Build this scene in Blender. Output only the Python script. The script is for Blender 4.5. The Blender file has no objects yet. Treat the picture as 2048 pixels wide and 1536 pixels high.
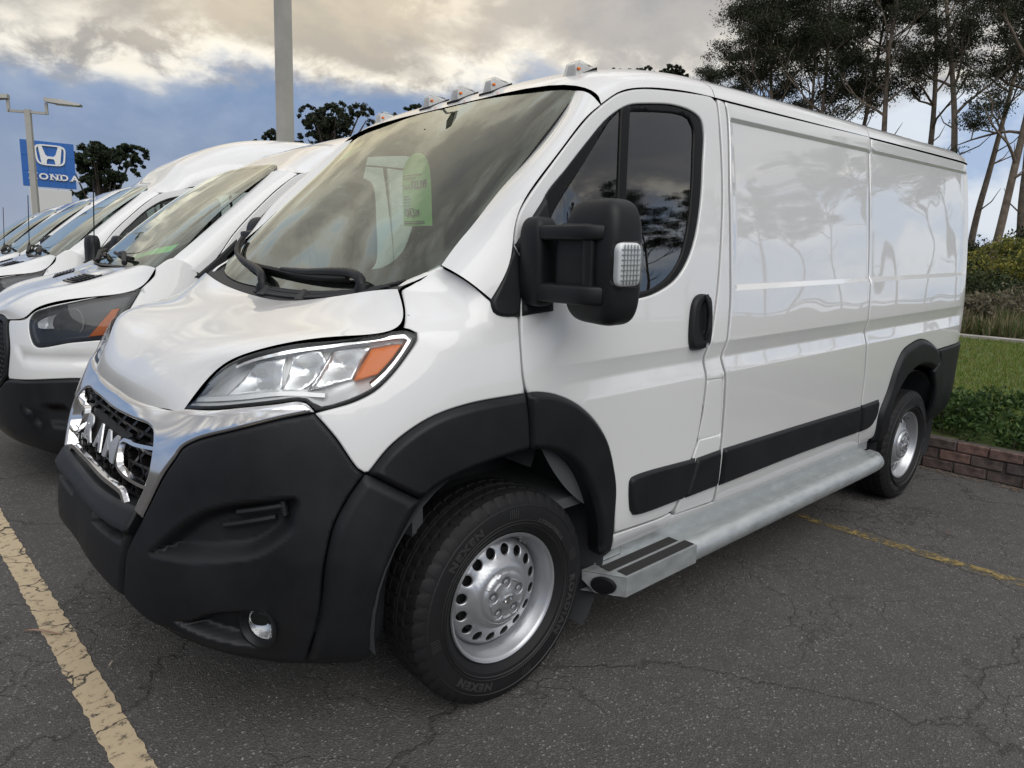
import bpy, math, random
import numpy as np
from mathutils import Matrix, Vector
from mathutils.geometry import delaunay_2d_cdt

# ---------------------------------------------------------------- camera, sky, sun, exposure
scene = bpy.context.scene
C = scene.collection
RAKE = math.radians(2.035277); ZC = 0.061334
cam_d = bpy.data.cameras.new('camera'); cam = bpy.data.objects.new('camera', cam_d); C.objects.link(cam)
cam_d.sensor_width = 36.0; cam_d.lens = 36.0 * 1364.3076 / 2048.0
cam_d.clip_start = 0.05; cam_d.clip_end = 3000
_F = Vector((0.6472875826, 0.7408089872, -0.1795016152)); _R = Vector((0.7570945899, -0.6521638455, 0.0386018196)); _U = Vector((0.0884678887, 0.1608861802, 0.9830000354))
_m = Matrix((( _R.x, _U.x, -_F.x, -1.40279666), (_R.y, _U.y, -_F.y, -2.56610818), (_R.z, _U.z, -_F.z, 1.47054623), (0, 0, 0, 1)))
cam.matrix_world = _m
scene.camera = cam

SUN_AZ = math.radians(-112); SUN_EL = math.radians(44)      # azimuth measured from +X towards +Y; veiled by cloud, behind the camera
GLOW = (math.cos(math.radians(22)) * math.cos(math.radians(66)), math.cos(math.radians(22)) * math.sin(math.radians(66)), math.sin(math.radians(22)))   # warm break in the clouds
world = bpy.data.worlds.new('World'); scene.world = world; world.use_nodes = True
def build_sky():
    nt = world.node_tree; nt.nodes.clear(); N = nt.nodes.new; L = nt.links.new
    out = N('ShaderNodeOutputWorld'); bg = N('ShaderNodeBackground'); bg.inputs['Strength'].default_value = 0.12
    sky = N('ShaderNodeTexSky'); sky.sky_type = 'NISHITA'; sky.sun_disc = False
    sky.sun_elevation = SUN_EL; sky.sun_rotation = math.pi / 2 - SUN_AZ; sky.air_density = 1.2; sky.dust_density = 2.0; sky.ozone_density = 1.5
    tc = N('ShaderNodeTexCoord')
    sep = N('ShaderNodeSeparateXYZ'); L(tc.outputs['Generated'], sep.inputs[0])
    def math_(op, a, b=None, clamp=False):
        n = N('ShaderNodeMath'); n.operation = op; n.use_clamp = clamp
        for i, v in enumerate((a, b)):
            if v is None: continue
            if isinstance(v, (int, float)): n.inputs[i].default_value = v
            else: L(v, n.inputs[i])
        return n.outputs[0]
    def ramp(v, stops, interp='EASE'):
        n = N('ShaderNodeValToRGB'); n.color_ramp.interpolation = interp
        cr = n.color_ramp
        while len(cr.elements) < len(stops): cr.elements.new(0.5)
        for e, (p, c) in zip(cr.elements, stops):
            e.position = p; e.color = (c, c, c, 1) if isinstance(c, (int, float)) else (*c, 1)
        L(v, n.inputs[0]); return n.outputs[0]
    def mix(f, a, b, mode='MIX'):
        n = N('ShaderNodeMix'); n.data_type = 'RGBA'; n.blend_type = mode; n.clamp_factor = True
        for i, v in ((0, f), (6, a), (7, b)):
            if isinstance(v, (int, float)): n.inputs[i].default_value = v
            elif isinstance(v, tuple): n.inputs[i].default_value = (*v, 1)
            else: L(v, n.inputs[i])
        return n.outputs[2]
    z = sep.outputs['Z']; zc = math_('MAXIMUM', z, 0.0)
    def noise(scale, detail, rough, dist=0.0, off=(0, 0, 0), stretch=(1, 1, 1)):
        mp = N('ShaderNodeMapping'); mp.inputs['Location'].default_value = off; mp.inputs['Scale'].default_value = stretch
        L(tc.outputs['Generated'], mp.inputs[0])
        n = N('ShaderNodeTexNoise'); n.inputs['Scale'].default_value = scale; n.inputs['Detail'].default_value = detail
        n.inputs['Roughness'].default_value = rough; n.inputs['Distortion'].default_value = dist
        L(mp.outputs[0], n.inputs['Vector']); return n.outputs['Fac']
    big = noise(2.3, 4, 0.5, 0.1, (1.3, 0.7, 0.2), (1, 1, 2.2)); fine = noise(5.6, 9, 0.56, 0.15, (0.4, 2.2, 0.9), (1, 1, 2.0)); wisp = noise(14, 8, 0.6, 0.25, (2.0, 0.1, 0.3), (1, 1, 1.6))
    c = math_('ADD', math_('ADD', math_('MULTIPLY', big, 0.52), math_('MULTIPLY', fine, 0.36)), math_('MULTIPLY', wisp, 0.12))
    # clear blue between the clouds
    nis = N('ShaderNodeVectorMath'); nis.operation = 'SCALE'; L(sky.outputs[0], nis.inputs[0]); nis.inputs['Scale'].default_value = 0.10
    gap = mix(0.8, nis.outputs[0], (0.56, 0.63, 0.72))
    # upper deck: pale gaps, bright cream edges, warm grey bodies
    cov = ramp(c, [(0.375, 0.0), (0.455, 1.0)])
    body = ramp(c, [(0.40, (0.66, 0.655, 0.64)), (0.455, (0.47, 0.467, 0.465)), (0.515, (0.325, 0.322, 0.328)), (0.62, (0.25, 0.258, 0.28))])
    deck = mix(cov, gap, body)
    dot = N('ShaderNodeVectorMath'); dot.operation = 'DOT_PRODUCT'
    dot.inputs[1].default_value = GLOW
    L(tc.outputs['Generated'], dot.inputs[0])
    glow = ramp(dot.outputs['Value'], [(0.70, 0.0), (0.92, 0.25), (0.97, 0.55), (0.997, 1.0)], 'LINEAR')
    deck = mix(math_('MULTIPLY', glow, 0.9), deck, mix(1.0, deck, (1.62, 1.40, 1.04), 'MULTIPLY'))
    # low blue-grey bank with an uneven, brightly lit upper rim
    edge = math_('ADD', zc, math_('MULTIPLY', math_('SUBTRACT', fine, 0.5), 0.16))
    edge = math_('ADD', edge, math_('MULTIPLY', math_('SUBTRACT', big, 0.5), 0.16))
    bank = ramp(edge, [(0.215, 1.0), (0.262, 0.0)])
    rim = ramp(edge, [(0.212, 0.0), (0.245, 1.0), (0.305, 0.0)])
    bankcol = ramp(zc, [(0.0, (0.30, 0.34, 0.43)), (0.12, (0.205, 0.265, 0.385)), (0.24, (0.155, 0.235, 0.385))], 'LINEAR')
    bankcol = mix(ramp(math_('ADD', math_('MULTIPLY', fine, 0.7), math_('MULTIPLY', wisp, 0.3)), [(0.40, 0.0), (0.66, 0.7)]), bankcol, (0.31, 0.37, 0.47))
    side = N('ShaderNodeVectorMath'); side.operation = 'DOT_PRODUCT'; side.inputs[1].default_value = (math.cos(math.radians(-25)), math.sin(math.radians(-25)), 0); L(tc.outputs['Generated'], side.inputs[0])
    bankcol = mix(ramp(side.outputs['Value'], [(0.15, 0.0), (0.85, 0.9)], 'LINEAR'), bankcol, mix(ramp(fine, [(0.40, 0.0), (0.60, 1.0)]), (0.36, 0.46, 0.63), (0.70, 0.74, 0.78)))
    deck = mix(math_('MULTIPLY', rim, ramp(wisp, [(0.42, 0.0), (0.62, 0.9)])), deck, (0.86, 0.81, 0.70))
    col = mix(bank, deck, bankcol)
    # an overcast sky is brighter overhead than at the horizon
    cie = math_('MULTIPLY_ADD', zc, 0.75); cie.node.inputs[2].default_value = 0.88
    sc_ = N('ShaderNodeVectorMath'); sc_.operation = 'SCALE'; L(col, sc_.inputs[0]); L(math_('MULTIPLY', cie, 1.12 / 0.12), sc_.inputs['Scale']); col = sc_.outputs[0]
    L(col, bg.inputs['Color']); L(bg.outputs[0], out.inputs[0])
build_sky()
sun_d = bpy.data.lights.new('sun', 'SUN'); sun = bpy.data.objects.new('sun', sun_d); C.objects.link(sun)
sun_d.energy = 1.4; sun_d.angle = math.radians(60); sun_d.color = (1.0, 0.98, 0.95)
sun.rotation_euler = Vector((math.cos(SUN_EL) * math.cos(SUN_AZ), math.cos(SUN_EL) * math.sin(SUN_AZ), math.sin(SUN_EL))).to_track_quat('Z', 'Y').to_euler()
vs = scene.view_settings; vs.view_transform = 'Standard'; vs.look = 'None'; vs.exposure = 0.20; vs.gamma = 1.0; vs.use_curve_mapping = False
scene.render.engine = 'CYCLES'
scene.cycles.use_denoising = True; scene.cycles.max_bounces = 10; scene.cycles.transparent_max_bounces = 24
scene.cycles.glossy_bounces = 6; scene.cycles.diffuse_bounces = 3; scene.cycles.caustics_reflective = False; scene.cycles.caustics_refractive = False

random.seed(7); rng = np.random.default_rng(7)

# ---------------------------------------------------------------- mesh helpers
def tag(o, label=None, cat=None, group=None, kind=None):
    if label: o['label'] = label
    if cat: o['category'] = cat
    if group: o['group'] = group
    if kind: o['kind'] = kind
    return o
def empty(name, loc=(0, 0, 0), rot=(0, 0, 0), parent=None):
    o = bpy.data.objects.new(name, None); C.objects.link(o); o.location = loc; o.rotation_euler = rot; o.parent = parent
    o.empty_display_size = 0.2
    return o
def mk(name, V, F, mat, parent=None, N=None, smooth=None, mats=None, fmat=None):
    me = bpy.data.meshes.new(name)
    me.from_pydata([tuple(v) for v in np.asarray(V, float)], [], [tuple(int(i) for i in f) for f in F])
    for m in (mats or [mat]): me.materials.append(m)
    if fmat is not None: me.polygons.foreach_set('material_index', np.asarray(fmat, np.int32))
    if N is not None:
        me.polygons.foreach_set('use_smooth', [True] * len(me.polygons)); me.update()
        me.normals_split_custom_set_from_vertices([tuple(n) for n in N])
    elif smooth is not None:
        me.polygons.foreach_set('use_smooth', [True] * len(me.polygons)); me.update()
        me.set_sharp_from_angle(angle=math.radians(smooth))
    me.update()
    o = bpy.data.objects.new(name, me); C.objects.link(o); o.parent = parent
    return o
def same(o, name, parent=None, loc=None, rot=None, scale=None):
    c = o.copy(); c.name = name; C.objects.link(c); c.parent = parent
    if loc is not None: c.location = loc
    if rot is not None: c.rotation_euler = rot
    if scale is not None: c.scale = scale
    return c
def copy_tree(o, parent=None):
    c = o.copy(); C.objects.link(c); c.parent = parent
    for ch in [x for x in o.children]: copy_tree(ch, c)
    return c
class MB:
    """collects simple shapes into one mesh"""
    def __init__(s): s.V = []; s.F = []; s.M = []; s.n = 0
    def add(s, V, F, m=0):
        V = np.asarray(V, float); s.V.append(V)
        s.F += [tuple(int(i) + s.n for i in f) for f in F]; s.M += [m] * len(F); s.n += len(V); return s
    def box(s, c, d, rot=None, bev=0.0, m=0):
        d = np.asarray(d, float) / 2
        if bev > 0:
            b = min(bev, *(d * 0.98)); P = []
            for sx in (-1, 1):
                for sy in (-1, 1):
                    for sz in (-1, 1):
                        for k in range(3):
                            q = np.array([sx, sy, sz]) * d; o_ = np.array([sx, sy, sz]) * b; o_[k] = 0; P.append(q - o_)
            import itertools
            V, F = hull(P)
        else:
            V = np.array([(x, y, z) for x in (-1, 1) for y in (-1, 1) for z in (-1, 1)]) * d
            F = [(0, 1, 3, 2), (4, 6, 7, 5), (0, 4, 5, 1), (2, 3, 7, 6), (0, 2, 6, 4), (1, 5, 7, 3)]
        V = np.asarray(V)
        if rot is not None: V = V @ np.array(rot).T
        return s.add(V + np.asarray(c, float), F, m)
    def tube(s, pts, r, n=10, cap=True, m=0, flat=None):
        V, F = tube(pts, r, n, cap, flat); return s.add(V, F, m)
    def build(s, name, mat, parent=None, smooth=35, mats=None):
        return mk(name, np.concatenate(s.V), s.F, mat, parent, smooth=smooth, mats=mats, fmat=s.M if mats else None)
import bmesh
def hull(P):
    bm = bmesh.new()
    for q in P: bm.verts.new(tuple(q))
    r = bmesh.ops.convex_hull(bm, input=bm.verts)
    bmesh.ops.dissolve_limit(bm, angle_limit=0.01, verts=bm.verts, edges=bm.edges)
    bm.verts.index_update()
    V = [tuple(v.co) for v in bm.verts]; F = [tuple(v.index for v in f.verts) for f in bm.faces]; bm.free(); return np.array(V), F
def sqtube(pts, w, h, n=20, e=5.0, up=(0, 0, 1)):
    """bar with a rounded rectangular section"""
    P = np.asarray(pts, float); T = np.gradient(P, axis=0); T /= np.linalg.norm(T, axis=1)[:, None]; k = len(P); V = []
    f = lambda q: math.copysign(abs(q) ** (2.0 / e), q)
    for i in range(k):
        A = np.cross(T[i], up); A /= np.linalg.norm(A); Bn = np.cross(A, T[i])
        for j in range(n):
            a = 2 * math.pi * j / n; V.append(P[i] + A * f(math.cos(a)) * w / 2 + Bn * f(math.sin(a)) * h / 2)
    F = [(i * n + j, i * n + (j + 1) % n, (i + 1) * n + (j + 1) % n, (i + 1) * n + j) for i in range(k - 1) for j in range(n)] + [tuple(reversed(range(n))), tuple(range((k - 1) * n, k * n))]
    return np.array(V), F
def inset(loop, d, step=0.02):
    q = loop2(loop, step)
    if ((q[:, 0] * np.roll(q[:, 1], -1) - q[:, 1] * np.roll(q[:, 0], -1)).sum()) < 0: q = q[::-1]
    tn = np.roll(q, -1, 0) - np.roll(q, 1, 0); tn /= np.linalg.norm(tn, axis=1)[:, None] + 1e-9; w = q + np.stack([-tn[:, 1], tn[:, 0]], 1) * d
    return w[sdist(w, [q]) > d * 0.9]
def tube(pts, r, n=10, cap=True, flat=None):
    P = np.asarray(pts, float); k = len(P); r = np.broadcast_to(np.asarray(r, float), (k,)) if np.ndim(r) < 2 else np.asarray(r)
    T = np.gradient(P, axis=0); T /= np.linalg.norm(T, axis=1)[:, None] + 1e-12
    up = np.array([0, 0, 1.0]) if abs(T[0][2]) < 0.9 else np.array([1.0, 0, 0])
    A = np.cross(T[0], up); A /= np.linalg.norm(A); V = []
    for i in range(k):
        A = A - T[i] * (A @ T[i]); A /= np.linalg.norm(A); Bn = np.cross(T[i], A)
        for j in range(n):
            a = 2 * math.pi * j / n
            V.append(P[i] + (A * math.cos(a) * (flat or 1.0) + Bn * math.sin(a)) * r[i])
    F = [(i * n + j, (i + 1) * n + j, (i + 1) * n + (j + 1) % n, i * n + (j + 1) % n) for i in range(k - 1) for j in range(n)]
    if cap: F += [tuple(range(n)), tuple(reversed(range((k - 1) * n, k * n)))]
    return np.array(V), F
def lathe(prof, n=48, axis='y', close=False, rmod=None):
    """prof: list of (radius, along). Revolved about the y axis"""
    V = []; K = len(prof)
    for j in range(n):
        a = 2 * math.pi * j / n; ca, sa = math.cos(a), math.sin(a)
        for i, (r, t) in enumerate(prof):
            rr = r + (rmod(i, j) if rmod else 0); V.append((rr * ca, t, rr * sa))
    F = []
    for j in range(n):
        j2 = (j + 1) % n
        for i in range(K if close else K - 1):
            i2 = (i + 1) % K; F.append((j * K + i, j * K + i2, j2 * K + i2, j2 * K + i))
    return np.array(V), F
def crom(P, step, closed=False):
    """Catmull-Rom through 2D or 3D points"""
    P = np.asarray(P, float); n = len(P); out = []
    if n == 2 and not closed:
        k = max(1, int(np.linalg.norm(P[1] - P[0]) / step)); return P[0] + (P[1] - P[0]) * (np.arange(k + 1) / k)[:, None]
    seg = n if closed else n - 1
    for i in range(seg):
        p1, p2 = P[i], P[(i + 1) % n]
        p0 = P[i - 1] if (i > 0 or closed) else 2 * p1 - p2
        p3 = P[(i + 2) % n] if (i + 2 < n or closed) else 2 * p2 - p1
        d = np.linalg.norm(p2 - p1); k = max(1, int(round(d / step)))
        # centripetal tangents
        a = lambda u, v: max(np.linalg.norm(v - u) ** 0.5, 1e-6)
        d1, d2, d3 = a(p0, p1), a(p1, p2), a(p2, p3)
        m1 = d2 * ((p1 - p0) / d1 - (p2 - p0) / (d1 + d2) + (p2 - p1) / d2); m2 = d2 * ((p2 - p1) / d2 - (p3 - p1) / (d2 + d3) + (p3 - p2) / d3)
        for q in range(k):
            t = q / k; out.append((2 * t**3 - 3 * t**2 + 1) * p1 + (t**3 - 2 * t**2 + t) * m1 + (-2 * t**3 + 3 * t**2) * p2 + (t**3 - t**2) * m2)
    if not closed: out.append(P[-1])
    return np.array(out)
def loop2(L, step=0.02):
    """closed outline with optional corner flags -> dense points"""
    n = len(L); P = np.array([(q[0], q[1]) for q in L], float); cs = [i for i, q in enumerate(L) if len(q) > 2]
    if not cs: return crom(P, step, True)
    out = []
    for a, b in zip(cs, cs[1:] + [cs[0] + n]):
        idx = [i % n for i in range(a, b + 1)]; out.append(crom(P[idx], step)[:-1])
    return np.concatenate(out)
def inside(pts, L):
    x, y = pts[:, 0], pts[:, 1]; r = np.zeros(len(pts), bool); a = L; b = np.roll(L, -1, 0)
    for (x1, y1), (x2, y2) in zip(a, b):
        if y1 == y2: continue
        c = ((y1 > y) != (y2 > y)); r ^= c & (x < (x2 - x1) * (y - y1) / (y2 - y1) + x1)
    return r
def ldist(pts, loops):
    """unsigned distance to a list of closed loops"""
    best = np.full(len(pts), 1e9)
    for L in loops:
        a = L; d = np.roll(L, -1, 0) - a; dd = (d**2).sum(1) + 1e-15
        for k in range(0, len(pts), 4000):
            q = pts[k:k + 4000]; w = q[:, None, :] - a[None]
            t = np.clip((w * d).sum(2) / dd, 0, 1); e = w - t[..., None] * d
            best[k:k + 4000] = np.minimum(best[k:k + 4000], np.sqrt((e**2).sum(2).min(1)))
    return best
def sdist(pts, loops):
    d = ldist(pts, loops); ins = inside(pts, loops[0])
    for h in loops[1:]: ins &= ~inside(pts, h)
    return np.where(ins, d, -d)
def panel_arrays(loop, fmap, holes=(), off=0.0, er=0.006, eh=0.004, flange=0.02, res=0.06, zrows=(), srows=(), dents=(), step=0.02, offf=None, hole_flange=None, ne=4e-4):
    """A sheet on the surface fmap(s, z, off): outline cut, rolled edge, returned lip."""
    L0 = loop2(loop, step) if not isinstance(loop, np.ndarray) else loop
    if ((L0[:, 0] * np.roll(L0[:, 1], -1) - L0[:, 1] * np.roll(L0[:, 0], -1)).sum()) < 0: L0 = L0[::-1]
    HS = []
    for h in holes:
        q = loop2(h, step) if not isinstance(h, np.ndarray) else h
        if ((q[:, 0] * np.roll(q[:, 1], -1) - q[:, 1] * np.roll(q[:, 0], -1)).sum()) > 0: q = q[::-1]
        HS.append(q)
    loops = [L0] + HS
    dents = [(loop2(dl, 0.012), dep, rad) for dl, dep, rad in dents]
    def total(P):
        o = np.full(len(P), float(off))
        if offf is not None: o = o + offf(P[:, 0], P[:, 1])
        if er > 0:
            t = np.minimum(sdist(P, loops) / er, 1.0); o = o - eh * (1 - t) ** 2
        for dl, dep, rad in dents:
            t = np.clip(sdist(P, [dl]) / rad, 0, 1); o = o - dep * (t * t * (3 - 2 * t))
        return o
    def full(P): return fmap(P[:, 0], P[:, 1], total(P))
    pts = [L0] + HS; dmax = 0
    if er > 0:
        for d in (er * 0.4, er):
            for q in loops:
                tn = np.roll(q, -1, 0) - np.roll(q, 1, 0); tn /= np.linalg.norm(tn, axis=1)[:, None] + 1e-9
                w = q + np.stack([-tn[:, 1], tn[:, 0]], 1) * d
                w = w[sdist(w, loops) > d * 0.85]; pts.append(w)
        dmax = er
    for dl, dep, rad in dents:
        for d in ((0.0, rad) if rad < 0.016 else ()):
            tn = np.roll(dl, -1, 0) - np.roll(dl, 1, 0); tn /= np.linalg.norm(tn, axis=1)[:, None] + 1e-9
            sg = 1 if ((dl[:, 0] * np.roll(dl[:, 1], -1) - dl[:, 1] * np.roll(dl[:, 0], -1)).sum()) > 0 else -1
            w = dl + sg * np.stack([-tn[:, 1], tn[:, 0]], 1) * d
            w = w[(sdist(w, loops) > dmax + 0.003) & (sdist(w, [dl]) > d - 0.004)]; pts.append(w)
    lo, hi = L0.min(0), L0.max(0)
    sr = [v for v in srows if lo[0] < v < hi[0]]
    sg_ = sorted([v for v in np.round(np.arange(lo[0] + res * 0.5, hi[0], res), 5) if all(abs(v - w) > res * 0.15 for w in sr)] + sr)
    zg_ = np.round(np.arange(lo[1] + res * 0.5, hi[1], res), 5)
    zr = [v for v in zrows if lo[1] < v < hi[1]]
    zg_ = sorted([v for v in zg_ if all(abs(v - w) > res * 0.15 for w in zr)] + list(zr))
    if sg_ and zg_:
        G = np.array([(a, b) for a in sg_ for b in zg_]); dd = sdist(G, loops)
        keep = dd > dmax + min(res * 0.22, 0.012)
        pts.append(G[keep])
    P = np.concatenate([q for q in pts if len(q)])
    ed = []; k = 0
    for q in loops: ed += [(k + i, k + (i + 1) % len(q)) for i in range(len(q))]; k += len(q)
    r = delaunay_2d_cdt([Vector(q) for q in P], ed, [], 0, 1e-5)
    Q = np.array([(v.x, v.y) for v in r[0]]); F = np.array([f for f in r[2]])
    cen = Q[F].mean(1); ok = inside(cen, L0)
    for h in HS: ok &= ~inside(cen, h)
    F = F[ok]
    V = full(Q); e = ne
    ds = full(Q + [e, 0]) - full(Q - [e, 0]); dz = full(Q + [0, e]) - full(Q - [0, e])
    N = np.cross(ds, dz); N /= np.linalg.norm(N, axis=1)[:, None] + 1e-12
    a, b, c = V[F[:, 0]], V[F[:, 1]], V[F[:, 2]]
    flip = ((np.cross(b - a, c - a) * N[F].mean(1)).sum(1) < 0); F[flip] = F[flip][:, ::-1]
    Fs = [tuple(f) for f in F]; Vs = [V]; Ns = [N]; n = len(V)
    fl = [flange] + [flange if hole_flange is None else hole_flange] * len(HS)
    for q, fv in zip(loops, fl):
        if fv <= 0: continue
        o = total(q); A = fmap(q[:, 0], q[:, 1], o); Bq = fmap(q[:, 0], q[:, 1], o - fv); m = len(q)
        t3 = np.roll(A, -1, 0) - np.roll(A, 1, 0); nn = np.cross(t3, A - Bq); nn /= np.linalg.norm(nn, axis=1)[:, None] + 1e-12
        Vs += [A, Bq]; Ns += [nn, nn]
        Fs += [(n + i, n + m + i, n + m + (i + 1) % m, n + (i + 1) % m) for i in range(m)]; n += 2 * m
    return np.concatenate(Vs), Fs, np.concatenate(Ns)
def flipy(V, F, N=None):
    V = V * [1, -1, 1]; F = [tuple(reversed(f)) for f in F]
    return (V, F, N * [1, -1, 1]) if N is not None else (V, F)
def gridpatch(ctrl, nu, nv, edge=0.0, ret=False, ref=None):
    """smooth sheet through a control grid [rows][cols] of 3D points"""
    G = np.asarray(ctrl, float); a, b = G.shape[:2]
    def sp(G, n):   # spline along axis 0
        k = len(G); ch = np.linalg.norm(np.diff(G, axis=0), axis=-1).reshape(k - 1, -1).mean(1); t = np.concatenate([[0], np.cumsum(ch)]); tt = np.linspace(0, t[-1], n)
        fl = G.reshape(k, -1); return np.stack([cspline(t, fl[:, j])(tt) for j in range(fl.shape[1])], 1).reshape((n,) + G.shape[1:])
    S = sp(G, nu); S = np.swapaxes(sp(np.swapaxes(S, 0, 1), nv), 0, 1)
    if ret: return S
    return sheet(S, edge, ref=ref)
def sheet(S, edge=0.0, borders='uUvV', ref=None):
    nu, nv = S.shape[:2]
    if ref is not None and (np.cross(np.gradient(S, axis=0), np.gradient(S, axis=1)) * np.asarray(ref, float)).sum() < 0: S = S[:, ::-1]
    du = np.gradient(S, axis=0); dv = np.gradient(S, axis=1); N = np.cross(du, dv); N /= np.linalg.norm(N, axis=-1)[..., None] + 1e-12
    V = S.reshape(-1, 3); F = [(i * nv + j, (i + 1) * nv + j, (i + 1) * nv + j + 1, i * nv + j + 1) for i in range(nu - 1) for j in range(nv - 1)]
    Vs, Ns, n = [V], [N.reshape(-1, 3)], len(V)
    if edge > 0:
        for bd in borders:
            P, nn = {'u': (S[0], N[0]), 'U': (S[-1], N[-1]), 'v': (S[:, 0], N[:, 0]), 'V': (S[:, -1], N[:, -1])}[bd]
            Q = P - nn * edge; m = len(P); t = np.gradient(P, axis=0); o = np.cross(t, nn); o /= np.linalg.norm(o, axis=1)[:, None] + 1e-12
            if bd in 'uV': o = -o
            Vs += [P, Q]; Ns += [o, o]
            q = [(n + i, n + i + 1, n + m + i + 1, n + m + i) for i in range(m - 1)]
            F += q if bd in 'Uv' else [tuple(reversed(f)) for f in q]
            n += 2 * m
    return np.concatenate(Vs), F, np.concatenate(Ns)
def text_arrays(txt, size=1.0, extrude=0.0, offset=0.0, align='CENTER', spacing=1.0, bevel=0.0):
    cu = bpy.data.curves.new('t', 'FONT'); cu.body = txt; cu.size = size; cu.extrude = extrude; cu.offset = offset; cu.align_x = align; cu.space_character = spacing
    cu.bevel_depth = bevel; cu.resolution_u = 4
    o = bpy.data.objects.new('t', cu); C.objects.link(o); dg = bpy.context.evaluated_depsgraph_get(); me = o.evaluated_get(dg).to_mesh()
    V = np.array([tuple(v.co) for v in me.vertices]).reshape(-1, 3); F = [tuple(p.vertices) for p in me.polygons]
    bpy.data.objects.remove(o); bpy.data.curves.remove(cu)
    return V, F

# ---------------------------------------------------------------- materials
def new_mat(name):
    m = bpy.data.materials.new(name); m.use_nodes = True; nt = m.node_tree; b = nt.nodes['Principled BSDF']; return m, nt, b
def pmat(name, col, rough=0.5, metal=0.0, coat=0.0, coat_r=0.03, bump=0.0, bscale=200.0, var=0.0, vscale=3.0, spec=None, rvar=0.0, alpha=None, trans=0.0, ior=None, emit=None, bdist=0.001):
    m, nt, b = new_mat(name); L = nt.links.new
    b.inputs['Base Color'].default_value = (*col, 1); b.inputs['Roughness'].default_value = rough; b.inputs['Metallic'].default_value = metal
    b.inputs['Coat Weight'].default_value = coat; b.inputs['Coat Roughness'].default_value = coat_r
    if spec is not None: b.inputs['Specular IOR Level'].default_value = spec
    if trans: b.inputs['Transmission Weight'].default_value = trans
    if ior: b.inputs['IOR'].default_value = ior
    if emit: b.inputs['Emission Color'].default_value = (*emit[0], 1); b.inputs['Emission Strength'].default_value = emit[1]
    tc = nt.nodes.new('ShaderNodeTexCoord')
    if var > 0 or rvar > 0:
        n = nt.nodes.new('ShaderNodeTexNoise'); n.inputs['Scale'].default_value = vscale; n.inputs['Detail'].default_value = 6; n.inputs['Roughness'].default_value = 0.6; L(tc.outputs['Object'], n.inputs['Vector'])
        if var > 0:
            r = nt.nodes.new('ShaderNodeMapRange'); r.inputs[1].default_value = 0.3; r.inputs[2].default_value = 0.7; r.inputs[3].default_value = 1 - var; r.inputs[4].default_value = 1 + var; L(n.outputs['Fac'], r.inputs[0])
            x = nt.nodes.new('ShaderNodeMix'); x.data_type = 'RGBA'; x.blend_type = 'MULTIPLY'; x.inputs[0].default_value = 1; x.inputs[6].default_value = (*col, 1); L(r.outputs[0], x.inputs[7]); L(x.outputs[2], b.inputs['Base Color'])
        if rvar > 0:
            r = nt.nodes.new('ShaderNodeMapRange'); r.inputs[1].default_value = 0.3; r.inputs[2].default_value = 0.7; r.inputs[3].default_value = max(0.02, rough - rvar); r.inputs[4].default_value = rough + rvar; L(n.outputs['Fac'], r.inputs[0]); L(r.outputs[0], b.inputs['Roughness'])
    if bump > 0:
        n = nt.nodes.new('ShaderNodeTexNoise'); n.inputs['Scale'].default_value = bscale; n.inputs['Detail'].default_value = 3; L(tc.outputs['Object'], n.inputs['Vector'])
        bp = nt.nodes.new('ShaderNodeBump'); bp.inputs['Strength'].default_value = bump; bp.inputs['Distance'].default_value = bdist; L(n.outputs['Fac'], bp.inputs['Height']); L(bp.outputs[0], b.inputs['Normal'])
    return m
def glass_mat(name, tint=(0.75, 0.85, 0.8), ior=1.5, rough=0.0, wave=0.0, boost=1.0, rtint=(1, 1, 1)):
    """thin pane: tinted see-through with a Fresnel mirror on top"""
    m = bpy.data.materials.new(name); m.use_nodes = True; nt = m.node_tree; nt.nodes.clear(); N = nt.nodes.new; L = nt.links.new
    o = N('ShaderNodeOutputMaterial'); mx = N('ShaderNodeMixShader'); tr = N('ShaderNodeBsdfTransparent'); gl = N('ShaderNodeBsdfGlossy'); fr = N('ShaderNodeFresnel')
    fr.inputs['IOR'].default_value = ior; tr.inputs[0].default_value = (*tint, 1); gl.inputs['Roughness'].default_value = rough; gl.inputs['Color'].default_value = (*rtint, 1)
    if wave > 0:
        tc = N('ShaderNodeTexCoord'); n = N('ShaderNodeTexNoise'); n.inputs['Scale'].default_value = 2.2; n.inputs['Detail'].default_value = 1; L(tc.outputs['Object'], n.inputs['Vector'])
        bp = N('ShaderNodeBump'); bp.inputs['Strength'].default_value = wave; bp.inputs['Distance'].default_value = 0.02; L(n.outputs['Fac'], bp.inputs['Height']); L(bp.outputs[0], gl.inputs['Normal'])
    mu = N('ShaderNodeMath'); mu.operation = 'MULTIPLY'; mu.use_clamp = True; mu.inputs[1].default_value = boost; L(fr.outputs[0], mu.inputs[0])
    L(mu.outputs[0], mx.inputs[0]); L(tr.outputs[0], mx.inputs[1]); L(gl.outputs[0], mx.inputs[2]); L(mx.outputs[0], o.inputs[0]); return m
M = {}
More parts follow.
